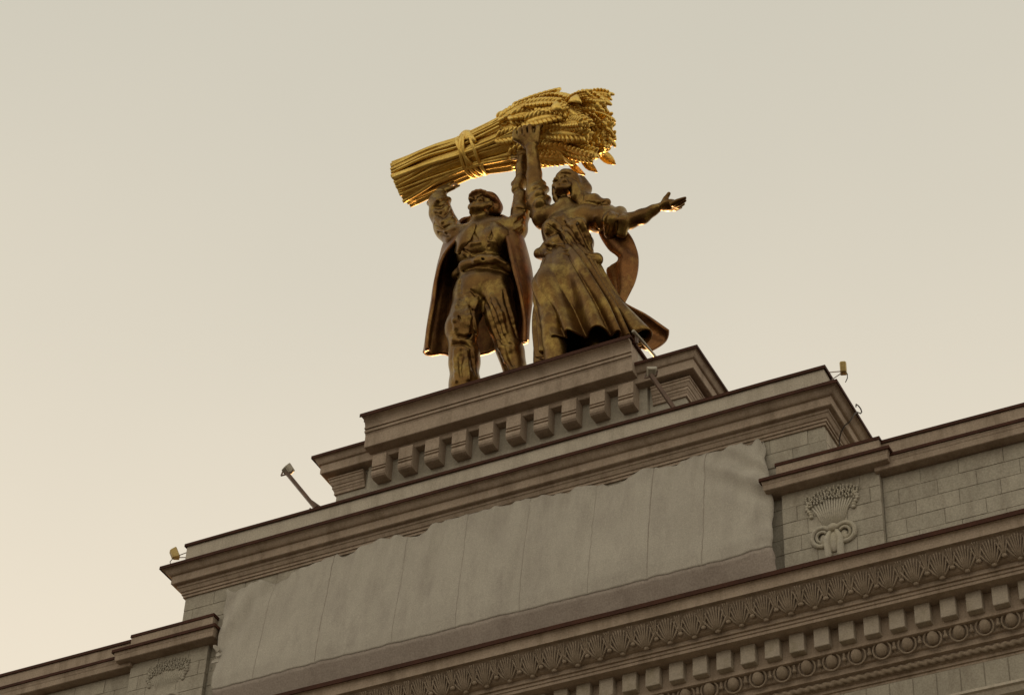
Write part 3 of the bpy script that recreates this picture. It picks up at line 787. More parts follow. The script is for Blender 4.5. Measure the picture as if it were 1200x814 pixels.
# ================================================================ THE STATUES: clay strokes (x, y, z, radius ...) in metres
MAN = [
 ('c',-1.376,1.0,6.986,0.47,-1.444,0.7,5.467,0.41,0.2),
 ('c',-1.444,0.7,5.467,0.41,-1.403,0.88,4.506,0.39,0.2),
 ('c',-1.403,0.88,4.506,0.39,-1.36,0.95,3.596,0.4,0.2),
 ('c',-1.36,0.95,3.596,0.4,-1.304,1.0,2.655,0.38,0.2),
 ('c',-0.626,1.0,6.772,0.47,-0.413,1.05,5.621,0.4,0.2),
 ('c',-0.413,1.05,5.621,0.4,-0.211,1.25,4.618,0.34,0.2),
 ('c',-0.211,1.25,4.618,0.34,-0.016,1.4,3.658,0.32,0.2),
 ('c',-0.016,1.4,3.658,0.32,0.124,1.45,2.718,0.32,0.2),
 ('e',-1.188,0.55,2.142,0.3,0.62,0.22,None,0.12),
 ('e',0.219,1.0,2.297,0.3,0.62,0.22,None,0.12),
 ('e',-1.032,1.0,6.985,0.78,0.52,0.58,None,0.25),
 ('e',-1.055,0.98,7.61,0.74,0.5,0.45,None,0.2),
 ('e',-1.049,0.95,8.289,0.8,0.56,0.55,None,0.12),
 ('e',-1.107,1.0,8.873,0.84,0.52,0.62,None,0.2),
 ('e',-1.378,0.72,8.641,0.36,0.26,0.34,None,0.2),
 ('e',-0.512,0.72,8.436,0.36,0.26,0.34,None,0.2),
 ('c',-1.941,1.05,9.272,0.36,-1.167,1.08,9.227,0.36,0.2),
 ('c',-1.167,1.08,9.227,0.36,-0.357,1.05,8.918,0.36,0.2),
 ('c',-1.846,0.9,7.713,0.14,-1.439,0.64,7.663,0.16,0.1),
 ('c',-1.439,0.64,7.663,0.16,-0.908,0.5,7.536,0.17,0.1),
 ('c',-0.908,0.5,7.536,0.17,-0.463,0.52,7.384,0.17,0.1),
 ('c',-0.463,0.52,7.384,0.17,-0.136,0.82,7.195,0.15,0.1),
 ('c',-1.191,1.02,9.251,0.32,-1.211,0.92,9.568,0.27,0.12),
 ('c',-1.963,1.05,9.181,0.37,-2.391,1.1,9.888,0.36,0.12),
 ('c',-2.391,1.1,9.888,0.36,-2.598,1.05,10.498,0.33,0.12),
 ('c',-2.598,1.05,10.498,0.33,-2.717,1.05,11.021,0.3,0.12),
 ('c',-3.0,1.05,11.066,0.1,-2.573,0.78,10.624,0.12,0.06),
 ('c',-2.573,0.78,10.624,0.12,-2.407,1.05,10.965,0.1,0.06),
 ('c',-0.338,1.05,8.488,0.34,-0.145,1.1,8.976,0.3,0.12),
 ('c',-0.145,1.1,8.976,0.3,-0.062,1.15,9.579,0.26,0.12),
 ('c',-0.062,1.15,9.579,0.26,-0.088,1.2,10.232,0.24,0.12),
 ('c',-0.315,1.22,10.882,0.13,-0.116,1.2,10.919,0.2,0.08),
 ('c',-0.116,1.2,10.919,0.2,-0.185,1.1,10.519,0.17,0.08),
 ('c',-0.112,1.2,10.815,0.2,-0.112,1.2,11.463,0.175,0.06),
 ('c',-0.112,1.2,11.463,0.175,-0.126,1.2,11.814,0.14,0.06),
 ('e',-1.107,0.939,10.049,0.326,0.403,0.355,[0.927,-0.375,0.0,0.36,0.891,-0.276,0.103,0.256,0.961],0.03),
 ('e',-1.185,0.745,9.809,0.235,0.259,0.259,[0.927,-0.375,0.0,0.36,0.891,-0.276,0.103,0.256,0.961],0.1),
 ('e',-1.27,0.535,9.714,0.115,0.106,0.096,[0.927,-0.375,0.0,0.36,0.891,-0.276,0.103,0.256,0.961],0.08),
 ('c',-1.398,0.96,9.875,0.077,-1.384,0.661,9.693,0.067,0.08),
 ('e',-1.4,0.7,9.974,0.106,0.096,0.096,[0.927,-0.375,0.0,0.36,0.891,-0.276,0.103,0.256,0.961],0.06),
 ('e',-1.431,1.046,9.936,0.043,0.096,0.134,[0.927,-0.375,0.0,0.36,0.891,-0.276,0.103,0.256,0.961],0.03),
 ('c',-0.882,0.751,9.875,0.077,-1.1,0.546,9.693,0.067,0.08),
 ('e',-1.061,0.563,9.974,0.106,0.096,0.096,[0.927,-0.375,0.0,0.36,0.891,-0.276,0.103,0.256,0.961],0.06),
 ('e',-0.799,0.79,9.936,0.043,0.096,0.134,[0.927,-0.375,0.0,0.36,0.891,-0.276,0.103,0.256,0.961],0.03),
 ('c',-1.423,0.72,10.181,0.053,-1.251,0.582,10.189,0.048,0.04),
 ('c',-1.031,0.561,10.181,0.053,-1.251,0.582,10.189,0.048,0.04),
 ('-e',-1.404,0.588,10.129,0.082,0.058,0.053,[0.927,-0.375,0.0,0.36,0.891,-0.276,0.103,0.256,0.961],0.03),
 ('e',-1.382,0.642,10.107,0.062,0.058,0.048,[0.927,-0.375,0.0,0.36,0.891,-0.276,0.103,0.256,0.961],0.015),
 ('-e',-1.137,0.48,10.129,0.082,0.058,0.053,[0.927,-0.375,0.0,0.36,0.891,-0.276,0.103,0.256,0.961],0.03),
 ('e',-1.115,0.535,10.107,0.062,0.058,0.048,[0.927,-0.375,0.0,0.36,0.891,-0.276,0.103,0.256,0.961],0.015),
 ('c',-1.247,0.59,10.167,0.043,-1.309,0.439,10.014,0.062,0.04),
 ('e',-1.334,0.516,9.986,0.048,0.048,0.038,[0.927,-0.375,0.0,0.36,0.891,-0.276,0.103,0.256,0.961],0.03),
 ('e',-1.236,0.476,9.986,0.048,0.048,0.038,[0.927,-0.375,0.0,0.36,0.891,-0.276,0.103,0.256,0.961],0.03),
 ('c',-1.369,0.545,9.877,0.038,-1.191,0.473,9.877,0.038,0.05),
 ('c',-1.353,0.533,9.824,0.043,-1.211,0.475,9.824,0.043,0.04),
 ('-c',-1.395,0.508,9.863,0.012,-1.199,0.428,9.863,0.012,0.02),
 ('c',-2.717,1.05,11.021,0.22,-2.722,1.12,11.359,0.19,0.05),
 ('e',-2.71,1.203,11.598,0.23,0.098,0.299,[0.994,-0.104,-0.013,0.094,0.938,-0.333,0.047,0.33,0.943],0.05),
 ('c',-2.529,1.254,11.791,0.069,-2.502,1.369,11.948,0.062,0.02),
 ('c',-2.502,1.369,11.948,0.062,-2.48,1.501,12.027,0.055,0.01),
 ('c',-2.48,1.501,12.027,0.055,-2.468,1.614,12.042,0.044,0.01),
 ('c',-2.643,1.266,11.792,0.069,-2.622,1.395,11.967,0.062,0.02),
 ('c',-2.622,1.395,11.967,0.062,-2.603,1.542,12.055,0.055,0.01),
 ('c',-2.603,1.542,12.055,0.055,-2.59,1.667,12.071,0.044,0.01),
 ('c',-2.757,1.278,11.794,0.069,-2.747,1.401,11.96,0.062,0.02),
 ('c',-2.747,1.401,11.96,0.062,-2.733,1.542,12.043,0.055,0.01),
 ('c',-2.733,1.542,12.043,0.055,-2.721,1.66,12.059,0.044,0.01),
 ('c',-2.866,1.289,11.795,0.069,-2.864,1.387,11.927,0.062,0.02),
 ('c',-2.864,1.387,11.927,0.062,-2.857,1.499,11.992,0.055,0.01),
 ('c',-2.857,1.499,11.992,0.055,-2.847,1.592,12.005,0.044,0.01),
 ('c',-2.521,1.145,11.487,0.086,-2.354,1.223,11.576,0.071,0.03),
 ('c',-2.354,1.223,11.576,0.071,-2.257,1.358,11.743,0.048,0.02),
 ('e',-0.125,1.211,11.998,0.2,0.085,0.26,[-0.981,-0.196,0.01,-0.196,0.979,-0.049,0.0,0.05,0.999],0.05),
 ('c',-0.272,1.191,12.179,0.06,-0.292,1.246,12.34,0.054,0.02),
 ('c',-0.292,1.246,12.34,0.054,-0.315,1.335,12.439,0.048,0.01),
 ('c',-0.315,1.335,12.439,0.048,-0.333,1.424,12.48,0.038,0.01),
 ('c',-0.174,1.21,12.178,0.06,-0.189,1.273,12.357,0.054,0.02),
 ('c',-0.189,1.273,12.357,0.054,-0.21,1.373,12.467,0.048,0.01),
 ('c',-0.21,1.373,12.467,0.048,-0.229,1.472,12.512,0.038,0.01),
 ('c',-0.076,1.23,12.177,0.06,-0.082,1.291,12.347,0.054,0.02),
 ('c',-0.082,1.291,12.347,0.054,-0.098,1.387,12.451,0.048,0.01),
 ('c',-0.098,1.387,12.451,0.048,-0.117,1.481,12.494,0.038,0.01),
 ('c',0.017,1.248,12.177,0.06,0.018,1.298,12.31,0.054,0.02),
 ('c',0.018,1.298,12.31,0.054,0.008,1.374,12.393,0.048,0.01),
 ('c',0.008,1.374,12.393,0.048,-0.006,1.448,12.426,0.038,0.01),
 ('c',-0.291,1.173,11.9,0.075,-0.435,1.201,12.001,0.062,0.03),
 ('c',-0.435,1.201,12.001,0.062,-0.517,1.265,12.178,0.042,0.02),
 ('-c',-1.364,0.437,6.428,0.042,-1.204,0.443,6.111,0.058,0.04),
 ('-c',-1.204,0.443,6.111,0.058,-1.085,0.517,5.865,0.069,0.04),
 ('-c',-1.085,0.517,5.865,0.069,-1.019,0.526,5.543,0.074,0.04),
 ('-c',-1.019,0.526,5.543,0.074,-1.004,0.621,5.309,0.069,0.04),
 ('-c',-1.004,0.621,5.309,0.069,-1.016,0.76,5.15,0.058,0.04),
 ('-c',-1.123,0.513,6.557,0.049,-0.989,0.623,6.411,0.07,0.04),
 ('-c',-0.989,0.623,6.411,0.07,-0.832,0.693,6.224,0.07,0.04),
 ('-c',-0.832,0.693,6.224,0.07,-0.56,0.616,5.755,0.049,0.04),
 ('-c',-0.865,0.751,6.283,0.059,-0.894,0.809,6.031,0.085,0.04),
 ('-c',-1.453,0.381,4.976,0.046,-1.188,0.483,4.842,0.063,0.04),
 ('-c',-1.188,0.483,4.842,0.063,-1.067,0.755,5.194,0.046,0.04),
 ('-c',-1.547,0.445,4.698,0.038,-1.263,0.45,4.662,0.053,0.04),
 ('-c',-1.263,0.45,4.662,0.053,-1.039,0.625,4.54,0.038,0.04),
 ('-c',-1.281,0.46,4.437,0.031,-1.294,0.492,4.248,0.044,0.04),
 ('-c',-1.294,0.492,4.248,0.044,-1.308,0.523,4.059,0.052,0.04),
 ('-c',-1.308,0.523,4.059,0.052,-1.301,0.52,3.837,0.052,0.04),
 ('-c',-1.301,0.52,3.837,0.052,-1.256,0.509,3.608,0.044,0.04),
 ('-c',-1.256,0.509,3.608,0.044,-1.234,0.538,3.418,0.031,0.04),
 ('-c',-1.054,0.611,4.475,0.035,-1.039,0.68,4.255,0.05,0.04),
 ('-c',-1.039,0.68,4.255,0.05,-1.022,0.746,4.033,0.05,0.04),
 ('-c',-1.022,0.746,4.033,0.05,-0.955,0.755,3.663,0.035,0.04),
 ('-c',-0.569,0.598,6.113,0.033,-0.501,0.608,5.87,0.042,0.04),
 ('-c',-0.501,0.608,5.87,0.042,-0.422,0.597,5.608,0.049,0.04),
 ('-c',-0.422,0.597,5.608,0.049,-0.377,0.646,5.407,0.056,0.04),
 ('-c',-0.377,0.646,5.407,0.056,-0.337,0.722,5.242,0.06,0.04),
 ('-c',-0.337,0.722,5.242,0.06,-0.288,0.782,5.06,0.063,0.04),
 ('-c',-0.288,0.782,5.06,0.063,-0.233,0.83,4.867,0.063,0.04),
 ('-c',-0.233,0.83,4.867,0.063,-0.165,0.854,4.652,0.06,0.04),
 ('-c',-0.165,0.854,4.652,0.06,-0.119,0.894,4.458,0.056,0.04),
 ('-c',-0.119,0.894,4.458,0.056,-0.086,0.958,4.288,0.049,0.04),
 ('-c',-0.086,0.958,4.288,0.049,-0.044,1.004,4.101,0.042,0.04),
 ('-c',-0.044,1.004,4.101,0.042,0.009,1.03,3.897,0.033,0.04),
 ('-c',-0.226,0.713,6.389,0.035,-0.175,0.754,6.146,0.048,0.04),
 ('-c',-0.175,0.754,6.146,0.048,-0.11,0.769,5.878,0.057,0.04),
 ('-c',-0.11,0.769,5.878,0.057,-0.047,0.788,5.615,0.062,0.04),
 ('-c',-0.047,0.788,5.615,0.062,-0.02,0.863,5.437,0.062,0.04),
 ('-c',-0.02,0.863,5.437,0.062,0.001,0.95,5.271,0.057,0.04),
 ('-c',0.001,0.95,5.271,0.057,0.036,1.013,5.082,0.048,0.04),
 ('-c',0.036,1.013,5.082,0.048,0.083,1.05,4.868,0.035,0.04),
 ('-c',-0.423,0.829,4.964,0.038,-0.227,0.878,4.633,0.053,0.04),
 ('-c',-0.227,0.878,4.633,0.053,0.006,0.93,4.532,0.038,0.04),
 ('-c',-0.702,0.716,6.01,0.03,-0.564,0.621,5.618,0.042,0.04),
 ('-c',-0.564,0.621,5.618,0.042,-0.509,0.673,5.375,0.05,0.04),
 ('-c',-0.509,0.673,5.375,0.05,-0.479,0.768,5.177,0.053,0.04),
 ('-c',-0.479,0.768,5.177,0.053,-0.425,0.83,5.005,0.05,0.04),
 ('-c',-0.425,0.83,5.005,0.05,-0.368,0.885,4.828,0.042,0.04),
 ('-c',-0.368,0.885,4.828,0.042,-0.273,0.873,4.585,0.03,0.04),
 ('-c',-1.509,0.496,6.999,0.046,-1.442,0.463,6.634,0.063,0.04),
 ('-c',-1.442,0.463,6.634,0.063,-1.365,0.41,6.252,0.046,0.04),
 ('-c',-1.453,0.292,5.726,0.035,-1.251,0.298,5.353,0.035,0.04),
 ('c',-1.244,0.478,6.262,0.039,-1.212,0.507,6.047,0.055,0.07),
 ('c',-1.212,0.507,6.047,0.055,-1.119,0.433,5.729,0.065,0.07),
 ('c',-1.119,0.433,5.729,0.065,-1.069,0.429,5.484,0.065,0.07),
 ('c',-1.069,0.429,5.484,0.065,-1.095,0.456,5.241,0.055,0.07),
 ('c',-1.095,0.456,5.241,0.055,-1.132,0.503,5.019,0.039,0.07),
 ('c',-1.465,0.405,6.222,0.039,-1.446,0.354,5.927,0.055,0.07),
 ('c',-1.446,0.354,5.927,0.055,-1.436,0.318,5.649,0.065,0.07),
 ('c',-1.436,0.318,5.649,0.065,-1.41,0.256,5.346,0.065,0.07),
 ('c',-1.41,0.256,5.346,0.065,-1.394,0.323,5.151,0.055,0.07),
 ('c',-1.394,0.323,5.151,0.055,-1.4,0.426,4.992,0.039,0.07),
 ('c',-0.516,0.584,6.237,0.038,-0.431,0.61,5.99,0.052,0.07),
 ('c',-0.431,0.61,5.99,0.052,-0.33,0.609,5.716,0.062,0.07),
 ('c',-0.33,0.609,5.716,0.062,-0.253,0.648,5.487,0.066,0.07),
 ('c',-0.253,0.648,5.487,0.066,-0.229,0.718,5.311,0.062,0.07),
 ('c',-0.229,0.718,5.311,0.062,-0.204,0.786,5.134,0.052,0.07),
 ('c',-0.204,0.786,5.134,0.052,-0.17,0.837,4.94,0.038,0.07),
 ('c',-1.518,0.421,4.849,0.04,-1.267,0.447,4.751,0.055,0.07),
 ('c',-1.267,0.447,4.751,0.055,-1.042,0.654,4.774,0.04,0.07),
 ('c',-1.158,0.525,4.385,0.044,-1.15,0.587,4.132,0.063,0.07),
 ('c',-1.15,0.587,4.132,0.063,-1.112,0.598,3.833,0.063,0.07),
 ('c',-1.112,0.598,3.833,0.063,-1.074,0.613,3.478,0.044,0.07),
 ('c',-1.452,0.439,4.48,0.034,-1.451,0.492,4.223,0.049,0.07),
 ('c',-1.451,0.492,4.223,0.049,-1.44,0.526,3.949,0.055,0.07),
 ('c',-1.44,0.526,3.949,0.055,-1.396,0.5,3.678,0.049,0.07),
 ('c',-1.396,0.5,3.678,0.049,-1.377,0.516,3.449,0.034,0.07),
 ('c',-0.412,0.878,4.758,0.034,-0.321,0.889,4.515,0.049,0.07),
 ('c',-0.321,0.889,4.515,0.049,-0.256,0.946,4.318,0.055,0.07),
 ('c',-0.256,0.946,4.318,0.055,-0.188,0.999,4.118,0.049,0.07),
 ('c',-0.188,0.999,4.118,0.049,-0.005,1.023,3.719,0.034,0.07),
 ('c',-0.996,0.682,6.462,0.04,-1.015,0.647,6.192,0.055,0.07),
 ('c',-1.015,0.647,6.192,0.055,-1.034,0.612,5.923,0.04,0.07),
 ('-c',-1.747,0.785,7.516,0.026,-1.341,0.533,7.41,0.036,0.04),
 ('-c',-1.341,0.533,7.41,0.036,-1.108,0.496,7.37,0.043,0.04),
 ('-c',-1.108,0.496,7.37,0.043,-0.874,0.456,7.327,0.047,0.04),
 ('-c',-0.874,0.456,7.327,0.047,-0.66,0.48,7.267,0.047,0.04),
 ('-c',-0.66,0.48,7.267,0.047,-0.435,0.485,7.186,0.043,0.04),
 ('-c',-0.435,0.485,7.186,0.043,-0.283,0.654,7.112,0.036,0.04),
 ('-c',-0.283,0.654,7.112,0.036,-0.132,0.826,7.041,0.026,0.04),
 ('-c',-1.533,0.494,8.282,0.031,-1.205,0.517,7.951,0.045,0.04),
 ('-c',-1.205,0.517,7.951,0.045,-1.023,0.529,7.908,0.045,0.04),
 ('-c',-1.023,0.529,7.908,0.045,-0.851,0.557,7.881,0.031,0.04),
 ('-c',-1.441,0.613,7.929,0.03,-1.108,0.543,7.872,0.042,0.04),
 ('-c',-1.108,0.543,7.872,0.042,-0.719,0.352,7.403,0.03,0.04),
 ('-c',-0.663,0.538,8.017,0.034,-0.367,0.376,7.48,0.047,0.04),
 ('-c',-0.367,0.376,7.48,0.047,-0.431,0.976,7.882,0.034,0.04),
 ('-c',-0.838,0.497,8.728,0.02,-0.763,0.415,8.369,0.028,0.04),
 ('-c',-0.763,0.415,8.369,0.028,-0.755,0.448,8.136,0.032,0.04),
 ('-c',-0.755,0.448,8.136,0.032,-0.812,0.554,7.928,0.028,0.04),
 ('-c',-0.812,0.554,7.928,0.028,-0.706,0.376,7.418,0.02,0.04),
 ('-c',-1.123,0.435,8.656,0.035,-0.946,0.397,8.231,0.035,0.04),
 ('-c',-0.507,0.446,8.49,0.035,-0.631,0.462,8.165,0.035,0.04),
 ('-c',-0.4,0.582,8.114,0.03,-0.341,0.732,8.058,0.042,0.04),
 ('-c',-0.341,0.732,8.058,0.042,-0.314,0.937,8.06,0.03,0.04),
 ('-c',-2.639,0.791,9.886,0.038,-2.306,0.731,9.504,0.053,0.04),
 ('-c',-2.306,0.731,9.504,0.053,-2.018,0.744,9.602,0.038,0.04),
 ('-c',-2.575,0.733,10.213,0.034,-2.305,0.723,9.963,0.047,0.04),
 ('-c',-2.305,0.723,9.963,0.047,-2.215,0.966,10.407,0.034,0.04),
 ('-c',-2.655,0.694,10.479,0.03,-2.421,0.732,10.386,0.042,0.04),
 ('-c',-2.421,0.732,10.386,0.042,-2.305,0.897,10.653,0.03,0.04),
 ('-c',-2.505,0.842,9.545,0.044,-2.065,0.687,9.108,0.044,0.04),
 ('-c',-0.035,0.786,8.858,0.035,0.108,0.905,9.101,0.035,0.04),
 ('-c',-0.037,0.876,8.482,0.035,0.084,0.983,8.721,0.035,0.04),
 ('-c',-0.045,0.856,9.513,0.035,0.146,0.959,9.462,0.035,0.04),
 ('c',-2.605,0.759,10.045,0.04,-2.314,0.714,9.758,0.055,0.05),
 ('c',-2.314,0.714,9.758,0.055,-2.101,0.853,9.995,0.04,0.05),
 ('c',-2.659,0.719,10.335,0.036,-2.413,0.739,10.221,0.05,0.05),
 ('c',-2.413,0.739,10.221,0.05,-2.253,0.92,10.517,0.036,0.05),
 ('c',-2.542,0.791,9.681,0.04,-2.204,0.716,9.319,0.055,0.05),
 ('c',-2.204,0.716,9.319,0.055,-1.873,0.664,9.277,0.04,0.05),
 ('c',-2.803,0.762,10.87,0.043,-2.508,0.658,10.626,0.06,0.05),
 ('c',-2.508,0.658,10.626,0.06,-2.397,0.881,10.914,0.043,0.05),
 ('c',-1.496,0.453,8.46,0.036,-1.132,0.402,8.179,0.05,0.05),
 ('c',-1.132,0.402,8.179,0.05,-0.873,0.418,8.157,0.036,0.05),
 ('c',-0.663,0.471,8.185,0.036,-0.427,0.584,8.126,0.05,0.05),
 ('c',-0.427,0.584,8.126,0.05,-0.21,0.718,8.22,0.036,0.05),
 ('c',-1.457,0.527,8.055,0.029,-1.317,0.605,7.939,0.04,0.05),
 ('c',-1.317,0.605,7.939,0.04,-0.976,0.335,7.455,0.029,0.05),
 ('c',-0.357,0.371,7.313,0.038,-0.153,0.594,7.234,0.038,0.05),
 ('c',-0.026,0.802,9.097,0.042,0.139,0.983,9.321,0.042,0.05),
 ('c',-0.062,0.806,8.658,0.042,0.126,0.941,8.863,0.042,0.05),
]
LAPEL_R = [[[-0.664, 0.534, 8.905], [-0.547, 0.538, 8.888], [-0.452, 0.593, 8.872]], [[-0.541, 0.437, 8.513], [-0.342, 0.418, 8.462], [-0.183, 0.597, 8.528]], [[-0.422, 0.503, 8.104], [-0.263, 0.538, 8.188], [-0.136, 0.701, 8.333]], [[-0.402, 0.786, 7.984], [-0.3, 0.837, 8.093], [-0.201, 0.896, 8.17]], [[-0.436, 1.112, 7.982], [-0.434, 1.176, 8.06], [-0.42, 1.246, 8.146]]]
LAPEL_L = [[[-1.087, 0.466, 8.98], [-1.194, 0.433, 8.986], [-1.296, 0.457, 8.955]], [[-1.112, 0.444, 8.677], [-1.258, 0.359, 8.737], [-1.467, 0.42, 8.811]], [[-1.178, 0.358, 8.272], [-1.427, 0.353, 8.472], [-1.695, 0.51, 8.684]], [[-1.441, 0.51, 8.213], [-1.571, 0.452, 8.312], [-1.923, 0.827, 8.781]], [[-1.636, 0.585, 8.125], [-1.717, 0.606, 8.222], [-1.822, 0.706, 8.363]]]
CAP = [
 ('e',-1.066,1.039,10.218,0.385,0.44,0.22,[0.927,-0.375,0.0,0.36,0.891,-0.276,0.103,0.256,0.961],0.05),
 ('e',-1.218,0.97,10.352,0.21,0.22,0.12,[0.927,-0.375,0.0,0.36,0.891,-0.276,0.103,0.256,0.961],0.1),
 ('e',-0.919,0.968,10.32,0.19,0.26,0.11,[0.927,-0.375,0.0,0.36,0.891,-0.276,0.103,0.256,0.961],0.1),
 ('e',-0.824,1.075,10.022,0.15,0.2,0.24,[0.927,-0.375,0.0,0.36,0.891,-0.276,0.103,0.256,0.961],0.1),
 ('c',-1.329,1.245,10.101,0.07,-1.424,1.069,10.158,0.07,0.04),
 ('c',-1.424,1.069,10.158,0.07,-1.441,0.874,10.212,0.07,0.04),
 ('c',-1.441,0.874,10.212,0.07,-1.376,0.703,10.25,0.07,0.04),
 ('c',-1.376,0.703,10.25,0.07,-1.244,0.598,10.264,0.07,0.04),
 ('c',-1.244,0.598,10.264,0.07,-1.076,0.582,10.25,0.07,0.04),
 ('c',-1.076,0.582,10.25,0.07,-0.911,0.659,10.212,0.07,0.04),
 ('c',-0.911,0.659,10.212,0.07,-0.787,0.812,10.158,0.07,0.04),
 ('c',-0.787,0.812,10.158,0.07,-0.734,1.004,10.101,0.07,0.04),
 ('c',-1.482,0.81,10.263,0.06,-1.449,0.681,10.294,0.06,0.03),
 ('c',-1.449,0.681,10.294,0.06,-1.379,0.577,10.314,0.06,0.03),
 ('c',-1.379,0.577,10.314,0.06,-1.279,0.511,10.321,0.06,0.03),
 ('c',-1.279,0.511,10.321,0.06,-1.162,0.49,10.314,0.06,0.03),
 ('c',-1.162,0.49,10.314,0.06,-1.04,0.515,10.294,0.06,0.03),
 ('c',-1.04,0.515,10.294,0.06,-0.926,0.585,10.263,0.06,0.03),
]
FIST = [0.319, 0.57, 11.979]
